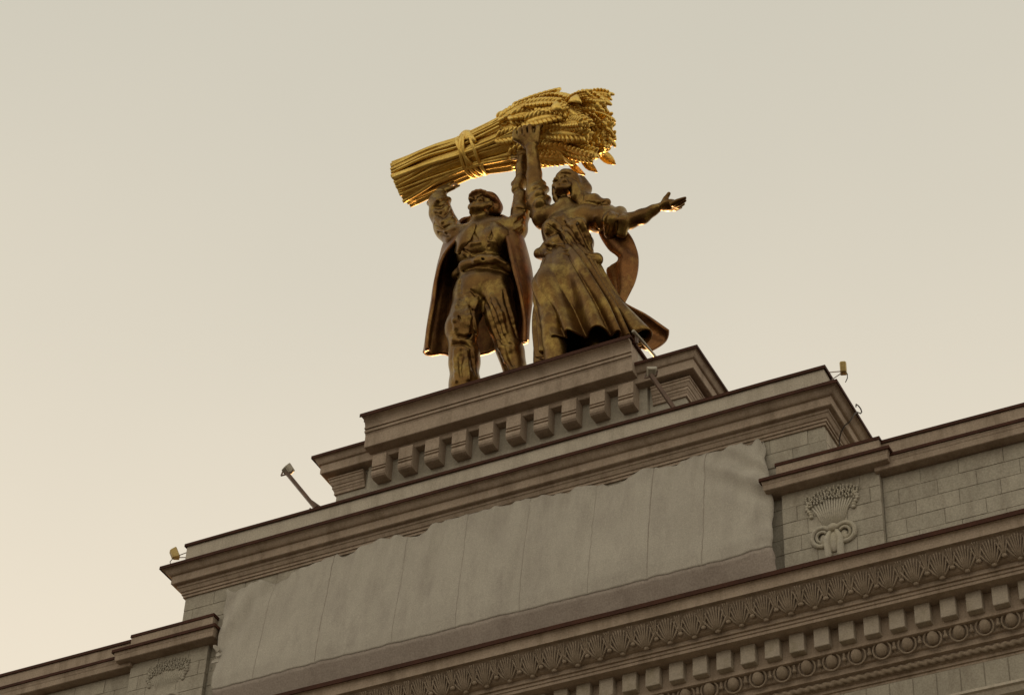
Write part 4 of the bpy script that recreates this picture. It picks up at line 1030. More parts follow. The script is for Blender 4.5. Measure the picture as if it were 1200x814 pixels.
WOMAN = [
 ('c',1.226,0.9,6.376,0.42,1.328,0.5,5.338,0.36,0.2),
 ('c',1.328,0.5,5.338,0.36,1.434,0.45,4.362,0.32,0.2),
 ('e',1.755,0.15,1.162,0.28,0.6,0.2,None,0.12),
 ('e',1.655,0.95,6.566,0.78,0.5,0.5,None,0.25),
 ('c',1.434,0.45,4.362,0.33,1.501,0.51,3.65,0.31,0.05),
 ('c',1.501,0.51,3.65,0.31,1.572,0.53,2.631,0.27,0.05),
 ('c',1.572,0.53,2.631,0.27,1.612,0.55,1.784,0.26,0.05),
 ('c',2.155,1.15,4.809,0.4,2.656,1.3,3.135,0.36,0.1),
 ('e',1.649,0.93,7.145,0.66,0.46,0.42,None,0.15),
 ('e',1.457,0.95,8.156,0.66,0.46,0.62,None,0.15),
 ('e',1.539,0.93,7.439,0.8,0.54,0.36,None,0.12),
 ('e',1.244,0.65,8.046,0.32,0.26,0.3,None,0.2),
 ('e',1.998,0.65,7.814,0.32,0.26,0.3,None,0.2),
 ('c',0.792,0.98,8.896,0.32,1.407,1.01,8.906,0.3,0.2),
 ('c',1.407,1.01,8.906,0.3,2.151,1.0,8.441,0.33,0.2),
 ('c',0.76,0.83,7.463,0.15,1.228,0.59,7.051,0.15,0.1),
 ('c',1.228,0.59,7.051,0.15,1.788,0.51,6.707,0.16,0.1),
 ('c',1.788,0.51,6.707,0.16,2.251,0.61,6.491,0.17,0.1),
 ('c',2.251,0.61,6.491,0.17,2.463,0.9,6.654,0.19,0.1),
 ('c',1.492,0.95,8.788,0.24,1.469,0.87,9.118,0.2,0.1),
 ('c',0.779,0.95,8.94,0.31,0.61,0.93,9.515,0.29,0.12),
 ('c',0.61,0.93,9.515,0.29,0.493,0.92,9.951,0.25,0.12),
 ('c',0.345,0.93,9.489,0.1,0.748,0.7,9.586,0.15,0.06),
 ('c',0.748,0.7,9.586,0.15,0.796,0.95,9.988,0.12,0.06),
 ('c',0.439,0.93,9.123,0.11,0.804,0.67,9.176,0.16,0.06),
 ('c',0.804,0.67,9.176,0.16,0.864,0.95,9.563,0.13,0.06),
 ('c',0.332,0.93,9.825,0.12,0.605,0.75,9.921,0.14,0.06),
 ('c',0.605,0.75,9.921,0.14,0.708,0.95,10.224,0.11,0.06),
 ('c',0.503,0.9,9.929,0.24,0.502,0.8,10.576,0.215,0.08),
 ('c',0.502,0.8,10.576,0.215,0.5,0.65,11.187,0.17,0.08),
 ('c',0.5,0.65,11.187,0.17,0.494,0.59,11.407,0.16,0.08),
 ('c',2.11,0.98,8.408,0.36,2.543,1.05,8.233,0.36,0.12),
 ('c',2.543,1.05,8.233,0.36,2.855,1.1,8.09,0.35,0.12),
 ('c',3.056,1.1,8.33,0.17,3.208,0.95,7.789,0.2,0.06),
 ('c',3.208,0.95,7.789,0.2,3.09,1.1,7.584,0.17,0.06),
 ('c',2.745,1.05,8.474,0.17,2.933,0.83,7.825,0.24,0.06),
 ('c',2.933,0.83,7.825,0.24,2.758,1.1,7.682,0.16,0.06),
 ('c',2.933,1.1,7.963,0.24,3.34,1.1,7.898,0.225,0.08),
 ('c',3.34,1.1,7.898,0.225,3.695,1.1,7.917,0.19,0.08),
 ('c',3.695,1.1,7.917,0.19,4.047,1.1,8.032,0.145,0.08),
 ('c',4.047,1.1,8.032,0.145,4.274,1.1,8.069,0.12,0.08),
 ('e',1.473,0.896,9.774,0.292,0.361,0.318,[0.978,-0.208,0.0,0.205,0.966,-0.156,0.033,0.153,0.988],0.03),
 ('e',1.44,0.741,9.538,0.185,0.232,0.232,[0.978,-0.208,0.0,0.205,0.966,-0.156,0.033,0.153,0.988],0.1),
 ('e',1.4,0.553,9.429,0.082,0.086,0.077,[0.978,-0.208,0.0,0.205,0.966,-0.156,0.033,0.153,0.988],0.08),
 ('c',1.216,0.889,9.609,0.069,1.279,0.648,9.418,0.06,0.08),
 ('e',1.253,0.65,9.671,0.095,0.086,0.086,[0.978,-0.208,0.0,0.205,0.966,-0.156,0.033,0.153,0.988],0.06),
 ('e',1.173,0.952,9.671,0.039,0.086,0.12,[0.978,-0.208,0.0,0.205,0.966,-0.156,0.033,0.153,0.988],0.03),
 ('c',1.704,0.785,9.609,0.069,1.549,0.591,9.418,0.06,0.08),
 ('e',1.573,0.582,9.671,0.095,0.086,0.086,[0.978,-0.208,0.0,0.205,0.966,-0.156,0.033,0.153,0.988],0.06),
 ('e',1.77,0.825,9.671,0.039,0.086,0.12,[0.978,-0.208,0.0,0.205,0.966,-0.156,0.033,0.153,0.988],0.03),
 ('c',1.225,0.642,9.856,0.047,1.399,0.547,9.857,0.043,0.04),
 ('c',1.595,0.563,9.856,0.047,1.399,0.547,9.857,0.043,0.04),
 ('-e',1.264,0.535,9.798,0.073,0.052,0.047,[0.978,-0.208,0.0,0.205,0.966,-0.156,0.033,0.153,0.988],0.03),
 ('e',1.275,0.588,9.785,0.056,0.052,0.043,[0.978,-0.208,0.0,0.205,0.966,-0.156,0.033,0.153,0.988],0.015),
 ('-e',1.517,0.481,9.798,0.073,0.052,0.047,[0.978,-0.208,0.0,0.205,0.966,-0.156,0.033,0.153,0.988],0.03),
 ('e',1.528,0.535,9.785,0.056,0.052,0.043,[0.978,-0.208,0.0,0.205,0.966,-0.156,0.033,0.153,0.988],0.015),
 ('c',1.401,0.557,9.838,0.039,1.374,0.431,9.684,0.056,0.04),
 ('e',1.34,0.498,9.666,0.043,0.043,0.034,[0.978,-0.208,0.0,0.205,0.966,-0.156,0.033,0.153,0.988],0.03),
 ('e',1.432,0.478,9.666,0.043,0.043,0.034,[0.978,-0.208,0.0,0.205,0.966,-0.156,0.033,0.153,0.988],0.03),
 ('c',1.307,0.529,9.571,0.034,1.475,0.494,9.571,0.034,0.05),
 ('c',1.324,0.527,9.523,0.039,1.459,0.498,9.523,0.039,0.04),
 ('-c',1.291,0.494,9.553,0.011,1.476,0.455,9.553,0.011,0.02),
 ('e',0.493,0.57,11.642,0.25,0.14,0.26,None,0.08),
 ('e',0.339,0.57,11.959,0.34,0.17,0.2,None,0.06),
 ('c',0.331,0.54,11.602,0.1,0.049,0.41,11.839,0.078,0.05),
 ('c',0.049,0.41,11.839,0.076,0.049,0.35,12.043,0.074,0.01),
 ('c',0.049,0.35,12.043,0.074,0.049,0.53,12.155,0.068,0.006),
 ('c',0.049,0.53,12.155,0.068,0.049,0.77,12.155,0.06,0.006),
 ('c',0.427,0.54,11.602,0.1,0.209,0.41,11.839,0.078,0.05),
 ('c',0.209,0.41,11.839,0.076,0.209,0.35,12.055,0.074,0.01),
 ('c',0.209,0.35,12.055,0.074,0.209,0.53,12.188,0.068,0.006),
 ('c',0.209,0.53,12.188,0.068,0.209,0.77,12.188,0.06,0.006),
 ('c',0.523,0.54,11.602,0.1,0.369,0.41,11.839,0.078,0.05),
 ('c',0.369,0.41,11.839,0.076,0.369,0.35,12.059,0.074,0.01),
 ('c',0.369,0.35,12.059,0.074,0.369,0.53,12.199,0.068,0.006),
 ('c',0.369,0.53,12.199,0.068,0.369,0.77,12.199,0.06,0.006),
 ('c',0.619,0.54,11.602,0.1,0.529,0.41,11.839,0.078,0.05),
 ('c',0.529,0.41,11.839,0.076,0.529,0.35,12.051,0.074,0.01),
 ('c',0.529,0.35,12.051,0.074,0.529,0.53,12.177,0.068,0.006),
 ('c',0.529,0.53,12.177,0.068,0.529,0.77,12.177,0.06,0.006),
 ('-c',0.129,0.32,11.879,0.018,0.129,0.3,12.079,0.02,0.015),
 ('-c',0.129,0.3,12.079,0.02,0.129,0.49,12.229,0.018,0.015),
 ('-c',0.289,0.32,11.879,0.018,0.289,0.3,12.079,0.02,0.015),
 ('-c',0.289,0.3,12.079,0.02,0.289,0.49,12.229,0.018,0.015),
 ('-c',0.449,0.32,11.879,0.018,0.449,0.3,12.079,0.02,0.015),
 ('-c',0.449,0.3,12.079,0.02,0.449,0.49,12.229,0.018,0.015),
 ('c',0.653,0.57,11.562,0.1,0.739,0.47,11.999,0.085,0.04),
 ('c',0.739,0.47,11.999,0.085,0.779,0.59,12.199,0.06,0.02),
 ('e',4.483,1.08,8.0,0.26,0.2,0.13,None,0.05),
 ('c',4.656,0.97,7.897,0.074,4.806,0.97,7.933,0.062,0.02),
 ('c',4.806,0.97,7.933,0.062,5.03,0.97,7.97,0.045,0.01),
 ('c',4.612,1.07,7.939,0.072,4.812,1.07,7.923,0.06,0.02),
 ('c',4.812,1.07,7.923,0.06,4.987,1.07,7.98,0.043,0.01),
 ('c',4.543,1.17,7.991,0.07,4.743,1.17,7.943,0.058,0.02),
 ('c',4.743,1.17,7.943,0.058,4.893,1.17,7.979,0.042,0.01),
 ('c',4.483,1.25,8.022,0.064,4.633,1.25,7.962,0.052,0.02),
 ('c',4.633,1.25,7.962,0.052,4.783,1.25,7.966,0.037,0.01),
 ('c',4.369,1.0,8.039,0.085,4.466,0.95,8.147,0.07,0.03),
 ('c',4.466,0.95,8.147,0.065,4.576,0.93,8.277,0.045,0.02),
 ('-c',1.164,0.391,8.046,0.036,1.351,0.443,7.857,0.05,0.03),
 ('-c',1.351,0.443,7.857,0.05,1.511,0.547,7.726,0.059,0.03),
 ('-c',1.511,0.547,7.726,0.059,1.686,0.42,7.337,0.059,0.03),
 ('-c',1.686,0.42,7.337,0.059,1.768,0.473,7.142,0.05,0.03),
 ('-c',1.768,0.473,7.142,0.05,1.848,0.529,6.949,0.036,0.03),
 ('-c',1.339,0.44,8.276,0.033,1.502,0.438,8.059,0.045,0.03),
 ('-c',1.502,0.438,8.059,0.045,1.629,0.504,7.918,0.054,0.03),
 ('-c',1.629,0.504,7.918,0.054,1.824,0.435,7.633,0.059,0.03),
 ('-c',1.824,0.435,7.633,0.059,1.935,0.456,7.419,0.059,0.03),
 ('-c',1.935,0.456,7.419,0.059,2.016,0.533,7.264,0.054,0.03),
 ('-c',2.016,0.533,7.264,0.054,2.103,0.599,7.099,0.045,0.03),
 ('-c',2.103,0.599,7.099,0.045,2.171,0.703,6.973,0.033,0.03),
 ('-c',1.9,0.569,8.165,0.036,2.106,0.431,7.678,0.05,0.03),
 ('-c',2.106,0.431,7.678,0.05,2.173,0.568,7.485,0.059,0.03),
 ('-c',2.173,0.568,7.485,0.059,2.214,0.666,7.343,0.059,0.03),
 ('-c',2.214,0.666,7.343,0.059,2.26,0.754,7.191,0.05,0.03),
 ('-c',2.26,0.754,7.191,0.05,2.294,0.867,7.065,0.036,0.03),
 ('-c',1.194,0.49,7.231,0.06,1.508,0.394,6.903,0.043,0.03),
 ('-c',1.517,0.452,8.184,0.043,1.67,0.522,7.96,0.06,0.03),
 ('-c',1.67,0.522,7.96,0.06,1.914,0.442,7.986,0.043,0.03),
 ('-c',0.882,0.599,7.253,0.027,1.184,0.418,7.048,0.036,0.03),
 ('-c',1.184,0.418,7.048,0.036,1.351,0.492,7.109,0.044,0.03),
 ('-c',1.351,0.492,7.109,0.044,1.674,0.371,6.836,0.047,0.03),
 ('-c',1.674,0.371,6.836,0.047,1.935,0.364,6.684,0.047,0.03),
 ('-c',1.935,0.364,6.684,0.047,2.166,0.413,6.574,0.044,0.03),
 ('-c',2.166,0.413,6.574,0.044,2.391,0.474,6.478,0.036,0.03),
 ('-c',2.391,0.474,6.478,0.036,2.538,0.691,6.604,0.027,0.03),
 ('-c',2.318,0.676,7.838,0.05,2.43,0.978,7.864,0.05,0.03),
 ('-c',2.919,0.586,7.905,0.043,2.853,0.681,7.632,0.06,0.03),
 ('-c',2.853,0.681,7.632,0.06,2.675,0.954,7.62,0.043,0.03),
 ('-c',3.139,0.713,7.928,0.043,3.086,0.779,7.625,0.06,0.03),
 ('-c',3.086,0.779,7.625,0.06,2.944,1.034,7.521,0.043,0.03),
 ('c',1.266,0.388,8.131,0.029,1.397,0.413,7.952,0.04,0.05),
 ('c',1.397,0.413,7.952,0.04,1.495,0.501,7.841,0.047,0.05),
 ('c',1.495,0.501,7.841,0.047,1.679,0.422,7.553,0.05,0.05),
 ('c',1.679,0.422,7.553,0.05,1.793,0.449,7.3,0.047,0.05),
 ('c',1.793,0.449,7.3,0.047,1.89,0.506,7.081,0.04,0.05),
 ('c',1.89,0.506,7.081,0.04,1.98,0.575,6.875,0.029,0.05),
 ('c',1.615,0.51,8.292,0.029,1.76,0.511,8.022,0.04,0.05),
 ('c',1.76,0.511,8.022,0.04,1.951,0.418,7.654,0.047,0.05),
 ('c',1.951,0.418,7.654,0.047,2.056,0.492,7.466,0.05,0.05),
 ('c',2.056,0.492,7.466,0.05,2.115,0.591,7.296,0.047,0.05),
 ('c',2.115,0.591,7.296,0.047,2.187,0.664,7.1,0.04,0.05),
 ('c',2.187,0.664,7.1,0.04,2.231,0.79,6.961,0.029,0.05),
 ('c',1.037,0.503,7.873,0.036,1.266,0.44,7.349,0.05,0.05),
 ('c',1.266,0.44,7.349,0.05,1.514,0.473,7.093,0.036,0.05),
 ('c',1.151,0.463,7.381,0.029,1.435,0.419,7.188,0.04,0.05),
 ('c',1.435,0.419,7.188,0.04,1.668,0.472,7.096,0.029,0.05),
 ('c',2.218,0.458,7.817,0.028,2.259,0.594,7.632,0.04,0.05),
 ('c',2.259,0.594,7.632,0.04,2.293,0.744,7.463,0.045,0.05),
 ('c',2.293,0.744,7.463,0.045,2.309,0.878,7.319,0.04,0.05),
 ('c',2.504,0.707,8.046,0.042,2.504,0.93,7.858,0.042,0.05),
]
HAIR = [
 ('e',1.489,0.971,9.814,0.36,0.38,0.34,[0.978,-0.208,0.0,0.205,0.966,-0.156,0.033,0.153,0.988],0.05),
 ('e',1.346,0.796,10.09,0.15,0.15,0.165,None,0.07),
 ('e',1.483,0.735,10.112,0.15,0.15,0.165,None,0.07),
 ('e',1.618,0.753,10.07,0.15,0.15,0.165,None,0.07),
 ('e',1.733,0.799,9.955,0.15,0.15,0.165,None,0.07),
 ('e',1.24,0.877,10.011,0.14,0.14,0.154,None,0.07),
 ('e',1.165,0.938,9.847,0.13,0.13,0.143,None,0.07),
 ('e',1.152,0.957,9.671,0.13,0.13,0.143,None,0.07),
 ('e',1.181,0.932,9.499,0.13,0.13,0.143,None,0.07),
 ('e',1.234,0.933,9.358,0.12,0.12,0.132,None,0.07),
 ('e',1.795,0.842,9.807,0.16,0.16,0.176,None,0.07),
 ('e',1.815,0.854,9.63,0.17,0.17,0.187,None,0.07),
 ('e',1.817,0.861,9.455,0.17,0.17,0.187,None,0.07),
 ('e',1.806,0.89,9.294,0.17,0.17,0.187,None,0.07),
 ('e',1.477,0.916,10.119,0.14,0.14,0.154,None,0.07),
 ('e',1.637,1.049,10.05,0.18,0.18,0.198,None,0.07),
 ('e',1.385,1.102,10.05,0.18,0.18,0.198,None,0.07),
 ('c',1.87,1.0,9.399,0.24,2.012,1.05,8.993,0.24,0.08),
 ('c',2.012,1.05,8.993,0.24,2.251,1.1,8.844,0.24,0.08),
 ('c',2.251,1.1,8.844,0.24,2.511,1.1,8.806,0.17,0.08),
 ('c',2.511,1.1,8.806,0.17,2.664,1.1,8.874,0.11,0.08),
 ('c',2.11,0.95,9.095,0.15,2.321,1.0,9.021,0.16,0.06),
 ('c',2.321,1.0,9.021,0.16,2.48,1.0,8.827,0.13,0.06),
 ('c',1.964,1.05,8.818,0.16,2.216,1.07,8.702,0.14,0.05),
 ('c',2.216,1.07,8.702,0.14,2.462,1.1,8.631,0.1,0.05),
 ('c',1.859,1.05,9.977,0.16,1.999,1.05,9.589,0.17,0.08),
 ('c',1.999,1.05,9.589,0.17,1.979,1.0,9.224,0.2,0.08),
 ('-c',1.194,0.736,9.967,0.025,1.522,0.607,9.916,0.035,0.03),
 ('-c',1.522,0.607,9.916,0.035,1.807,0.676,9.796,0.025,0.03),
 ('-c',1.413,0.605,10.059,0.023,1.715,0.641,9.934,0.034,0.03),
 ('-c',1.715,0.641,9.934,0.034,1.83,0.685,9.761,0.034,0.03),
 ('-c',1.83,0.685,9.761,0.034,1.94,0.735,9.596,0.023,0.03),
 ('-c',1.894,0.716,9.729,0.026,2.025,0.79,9.347,0.038,0.03),
 ('-c',2.025,0.79,9.347,0.038,2.045,0.785,9.105,0.038,0.03),
 ('-c',2.045,0.785,9.105,0.038,2.051,0.81,8.897,0.026,0.03),
 ('-c',2.212,0.859,8.746,0.022,2.443,0.918,8.705,0.03,0.03),
 ('-c',2.443,0.918,8.705,0.03,2.668,0.984,8.802,0.022,0.03),
 ('-c',2.146,0.829,8.876,0.022,2.381,0.883,8.764,0.03,0.03),
 ('-c',2.381,0.883,8.764,0.03,2.542,0.983,8.658,0.022,0.03),
]
COAT = [[[-1.446, 0.78, 9.276], [-2.035, 1.1, 9.916], [-1.869, 1.55, 10.577], [-1.114, 1.55, 10.345], [-0.296, 1.1, 9.364], [-0.563, 0.76, 9.043]], [[-1.697, 0.6, 8.727], [-2.472, 1.15, 9.463], [-2.116, 1.66, 10.028], [-0.871, 1.66, 9.809], [0.02, 1.12, 8.603], [-0.117, 0.55, 8.073]], [[-2.08, 0.66, 8.308], [-2.663, 1.26, 8.97], [-2.183, 1.76, 9.339], [-0.848, 1.78, 9.174], [0.21, 1.18, 7.745], [0.119, 0.52, 7.226]], [[-2.28, 0.72, 7.599], [-2.77, 1.35, 8.237], [-2.257, 1.84, 8.515], [-0.852, 1.86, 8.394], [0.29, 1.24, 6.943], [0.247, 0.64, 6.464]], [[-2.396, 0.78, 6.867], [-2.878, 1.4, 7.45], [-2.315, 1.92, 7.441], [-0.845, 1.94, 7.367], [0.289, 1.3, 6.182], [0.277, 0.84, 5.815]], [[-2.529, 0.84, 6.027], [-2.973, 1.44, 6.567], [-2.312, 1.98, 6.446], [-0.829, 2.0, 6.371], [0.238, 1.4, 5.575], [0.299, 1.0, 5.205]], [[-2.558, 0.9, 5.225], [-2.978, 1.46, 5.745], [-2.314, 2.02, 5.701], [-0.919, 2.04, 5.631], [0.176, 1.46, 5.067], [0.245, 1.1, 4.67]]]
RIB_OUT = [[2.993, 1.3, 7.985], [3.205, 1.4, 7.607], [3.353, 1.47, 7.231], [3.412, 1.51, 6.836], [3.381, 1.53, 6.4], [3.283, 1.53, 5.975], [3.125, 1.5, 5.582], [2.954, 1.45, 5.151]]
RIB_IN = [[2.347, 1.2, 8.088], [2.458, 1.25, 7.705], [2.641, 1.31, 7.275], [2.871, 1.37, 6.924], [2.648, 1.47, 6.843], [2.511, 1.55, 6.743], [2.635, 1.57, 6.218], [2.753, 1.55, 5.608]]
TRAIN_A = [[2.741, 1.25, 5.733], [3.15, 1.4, 5.22], [3.626, 1.55, 4.808], [4.194, 1.7, 4.161]]
TRAIN_B = [[2.778, 1.2, 4.715], [3.183, 1.35, 4.097], [3.545, 1.47, 3.654], [3.779, 1.65, 3.625]]
SKIRT = [[1.547, 0.93, 7.153, 0.64, 0.46], [1.641, 0.92, 6.671, 0.8, 0.55], [1.729, 0.93, 6.028, 0.95, 0.62], [1.835, 1.01, 5.324, 1.1, 0.68], [1.99, 1.09, 4.552, 1.24, 0.76], [2.16, 1.19, 3.628, 1.36, 0.84]]
ROLL = [[2.76, 1.0, 5.582, 0.1], [2.992, 1.05, 4.995, 0.17], [3.369, 1.1, 4.304, 0.24], [3.705, 1.17, 3.683, 0.3]]
SHEAF = [[-4.377, 1.55, 12.832, 0.66], [-3.862, 1.55, 12.905, 0.65], [-3.378, 1.55, 12.99, 0.64], [-2.894, 1.55, 13.038, 0.62], [-2.239, 1.55, 13.05, 0.58], [-1.645, 1.55, 13.085, 0.63], [-0.97, 1.55, 13.084, 0.73], [-0.217, 1.55, 13.119, 0.84], [0.564, 1.55, 12.998, 0.88], [1.199, 1.55, 12.867, 0.88], [1.804, 1.55, 12.642, 0.84]]

def loft(name, rows, thick, material, parent, sub=2, wave=None):
    """cloth between rows of points: smooth sheet with real thickness"""
    nr, nc = len(rows), len(rows[0])
    def cr(a, b, c, d, t):
        return 0.5 * ((2 * b) + (-a + c) * t + (2 * a - 5 * b + 4 * c - d) * t * t + (-a + 3 * b - 3 * c + d) * t ** 3)
    def refine(L, k):
        L = [Vector(p) for p in L]; out = []
        for i in range(len(L) - 1):
            a = L[max(i - 1, 0)]; b = L[i]; c = L[i + 1]; d = L[min(i + 2, len(L) - 1)]
            for q in range(k): out.append(cr(a, b, c, d, q / k))
        out.append(L[-1]); return out
    R1 = [refine(r, 6) for r in rows]
    cols = [refine([R1[i][j] for i in range(nr)], 6) for j in range(len(R1[0]))]
    NC, NR = len(cols), len(cols[0])
    v = [cols[j][i] for i in range(NR) for j in range(NC)]
    if wave:
        w = []
        for i in range(NR):
            for j in range(NC):
                a = v[i * NC + max(j - 1, 0)]; b = v[i * NC + min(j + 1, NC - 1)]; c = v[max(i - 1, 0) * NC + j]; d = v[min(i + 1, NR - 1) * NC + j]
                n = (b - a).cross(d - c)
                n = n.normalized() if n.length > 1e-9 else Vector((0, 0, 0))
                w.append(v[i * NC + j] + n * wave(i / (NR - 1), j / (NC - 1)))
        v = w
    f = [(i * NC + j, i * NC + j + 1, (i + 1) * NC + j + 1, (i + 1) * NC + j) for i in range(NR - 1) for j in range(NC - 1)]
    o = mk(name, v, f, material, parent, None, True)
    s = o.modifiers.new("thick", 'SOLIDIFY'); s.thickness = thick; s.offset = 0
    return o

# ---- the man
man = empty("man_statue", (-.6, 1.0, 2.74), "bronze statue of a man in cap and long open coat, both arms raised", "statue", "bronze figures on the pedestal")
WOB = [(5.1, 3.0, 7.3, .007, .3), (-7.0, 6.2, 4.4, .006, 1.9), (11, 9, -8, .004, .7), (3.1, -8.2, 12.1, .004, 2.2)]
clay("body", MAN, .023, BRONZE, man, 2.745, WOB, 3)
clay("cap", CAP, .024, BRONZE_RED, man, None, WOB)
def coatw(s, u):
    return (.085 * math.sin(u * 24 + s * 2.5) + .04 * math.sin(u * 41 + 1 + s * 3) + .03 * math.sin(u * 9 - s * 11)) * (.12 + s ** .8)
loft("coat", COAT, .09, BRONZE_RED, man, wave=coatw)

loft("lapel", LAPEL_R, .07, BRONZE, man)
loft("lapel", LAPEL_L, .07, BRONZE, man)

# ---- the woman
woman = empty("woman_statue", (2.4, .95, 2.74), "bronze statue of a striding woman in blouse and windblown skirt, one arm stretched aside", "statue", "bronze figures on the pedestal")
clay("body", WOMAN, .023, BRONZE, woman, 2.745, WOB)
clay("hair", HAIR, .024, BRONZE, woman, None, WOB)
# the skirt: a wind-swept hanging cloth with deep folds, pressed over the forward thigh
def sk_at(L, s):
    x = s * (len(L) - 1); i = min(int(x), len(L) - 2); t = x - i
    a = L[max(i - 1, 0)]; b = L[i]; c = L[i + 1]; d = L[min(i + 2, len(L) - 1)]
    return [0.5 * (2 * b[k] + (c[k] - a[k]) * t + (2 * a[k] - 5 * b[k] + 4 * c[k] - d[k]) * t * t + (3 * b[k] - a[k] - 3 * c[k] + d[k]) * t ** 3) for k in range(len(b))]
NT_, NS_ = 300, 70
v = []; f = []
for j in range(NS_ + 1):
    s = j / NS_
    cx, cy, cz, rx, ry = sk_at(SKIRT, s)
    for i in range(NT_):
        th = 2 * math.pi * i / NT_
        dx, dy = math.cos(th), math.sin(th)
        tw = th - .62 * s
        ph = 10 * tw + 1.1 * math.sin(2 * tw + .5) + .7 * math.sin(3 * tw + 2) + .25 * math.sin(5 * tw)
        fold = abs(math.sin(ph)) ** .7 - .62 + .20 * math.sin(2.0 * ph + 6 * s) * s + .25 * math.sin(.37 * ph + 4 * s)
        dleg = math.atan2(math.sin(th + 2.02), math.cos(th + 2.02))         # forward thigh, front and left
        press = math.exp(-(dleg / .42) ** 2)
        A = (.05 + .21 * s ** .85) * (1 - .55 * press * (1 - .8 * max(0, s - .55) / .45))
        leg = press * (.34 * math.exp(-((s - .50) / .22) ** 2) + .20 * s)
        d2 = math.atan2(math.sin(th + 1.05), math.cos(th + 1.05))            # the other thigh
        leg += .12 * math.exp(-(d2 / .35) ** 2) * math.exp(-((s - .5) / .35) ** 2)
        leg -= (.15 * math.exp(-((dleg - .62) / .17) ** 2) + .10 * math.exp(-((dleg + .55) / .15) ** 2)) * min(1, max(0, s - .18) * 2.5)
        hem = 0
        if s > .6:
            k = (s - .6) / .4
            hem = k * (.03 * fold + .06 * press + .06 * math.sin(4 * th + 1) + .02 * math.sin(13 * th))
        x = cx + dx * rx + dx * (A * fold + leg) ; y = cy + dy * ry + dy * (A * fold + leg)
        wr = .012 * noise.noise(Vector((x * 2.2, y * 2.2, cz * 1.1))) + .006 * noise.noise(Vector((x * 6, y * 6, cz * 3)))
        v.append((x + dx * wr, y + dy * wr, cz + hem + .03 * fold * s))
for j in range(NS_):
    for i in range(NT_):
        f.append((j * NT_ + i, j * NT_ + (i + 1) % NT_, (j + 1) * NT_ + (i + 1) % NT_, (j + 1) * NT_ + i))
sk = mk("skirt", v, f, BRONZE, woman, None, True)
s_ = sk.modifiers.new("thick", 'SOLIDIFY'); s_.thickness = .05; s_.offset = -1

def rails(A, B, bulge):
    rows = []
    for p, q in zip(A, B):
        p, q = Vector(p), Vector(q)
        rows.append([p, p.lerp(q, .33) + Vector(bulge), p.lerp(q, .67) + Vector(bulge), q])
    return rows
loft("scarf", rails(RIB_OUT, RIB_IN, (0, -.10, .03)), .09, BRONZE_RED, woman, wave=lambda s, u: .035 * math.sin(u * 9 + s * 7))
loft("skirt_train", rails(TRAIN_A, TRAIN_B, (0, .16, 0)), .08, BRONZE_RED, woman, wave=lambda s, u: .04 * math.sin(u * 8 + s * 3))
# the rolled edge of the skirt: an open tube of cloth
rp = [Vector(p[:3]) for p in ROLL]; rr = [p[3] for p in ROLL]
N_ = 18; v = []; f = []
for i, p in enumerate(rp):
    t = (rp[min(i + 1, 3)] - rp[max(i - 1, 0)]).normalized(); a = t.orthogonal().normalized(); b = t.cross(a)
    for k in range(N_):
        an = 2 * math.pi * k / N_
        v.append(p + (a * math.cos(an) + b * math.sin(an)) * rr[i])
for i in range(3):
    for k in range(N_): f.append((i * N_ + k, i * N_ + (k + 1) % N_, (i + 1) * N_ + (k + 1) % N_, (i + 1) * N_ + k))
ro = mk("skirt_roll", v, f, BRONZE, woman, None, True)
s_ = ro.modifiers.new("sub", 'SUBSURF'); s_.levels = s_.render_levels = 2
s_ = ro.modifiers.new("thick", 'SOLIDIFY'); s_.thickness = .05; s_.offset = -1

# ================================================================ THE SHEAF
sheaf = empty("wheat_sheaf", (-.6, .95, 12.4), "huge gilded sheaf of wheat held up crosswise over the two statues", "wheat sheaf")
AX = [Vector(p[:3]) for p in SHEAF]; AR = [p[3] for p in SHEAF]
cum = [0]
for a, b in zip(AX, AX[1:]): cum.append(cum[-1] + (b - a).length)
def axis(u):
    d = max(0, min(.9999, u)) * cum[-1]
    i = max(k for k in range(len(cum) - 1) if cum[k] <= d)
    t = (d - cum[i]) / (cum[i + 1] - cum[i])
    def cr(L):
        a = L[max(i - 1, 0)]; b = L[i]; c = L[i + 1]; e_ = L[min(i + 2, len(L) - 1)]
        return 0.5 * ((2 * b) + (c - a) * t + (2 * a - 5 * b + 4 * c - e_) * t * t + (3 * b - a - 3 * c + e_) * t ** 3)
    return cr(AX), cr(AR)
def sheaf_frame(u):
    p, r = axis(u); q, _ = axis(min(u + .02, .9999)); q0, _ = axis(max(0, u - .02))
    t = (q - q0).normalized(); up = (Vector((0, 0, 1)) - t * t.z).normalized(); sd_ = t.cross(up)
    return p, r, t, up, sd_
def sheaf_pt(u, ang, k=1.0):
    p, r, t, up, s = sheaf_frame(u)
    rad = up * math.cos(ang) + s * math.sin(ang)
    return p + rad * r * k, rad, t
rng = random.Random(21)
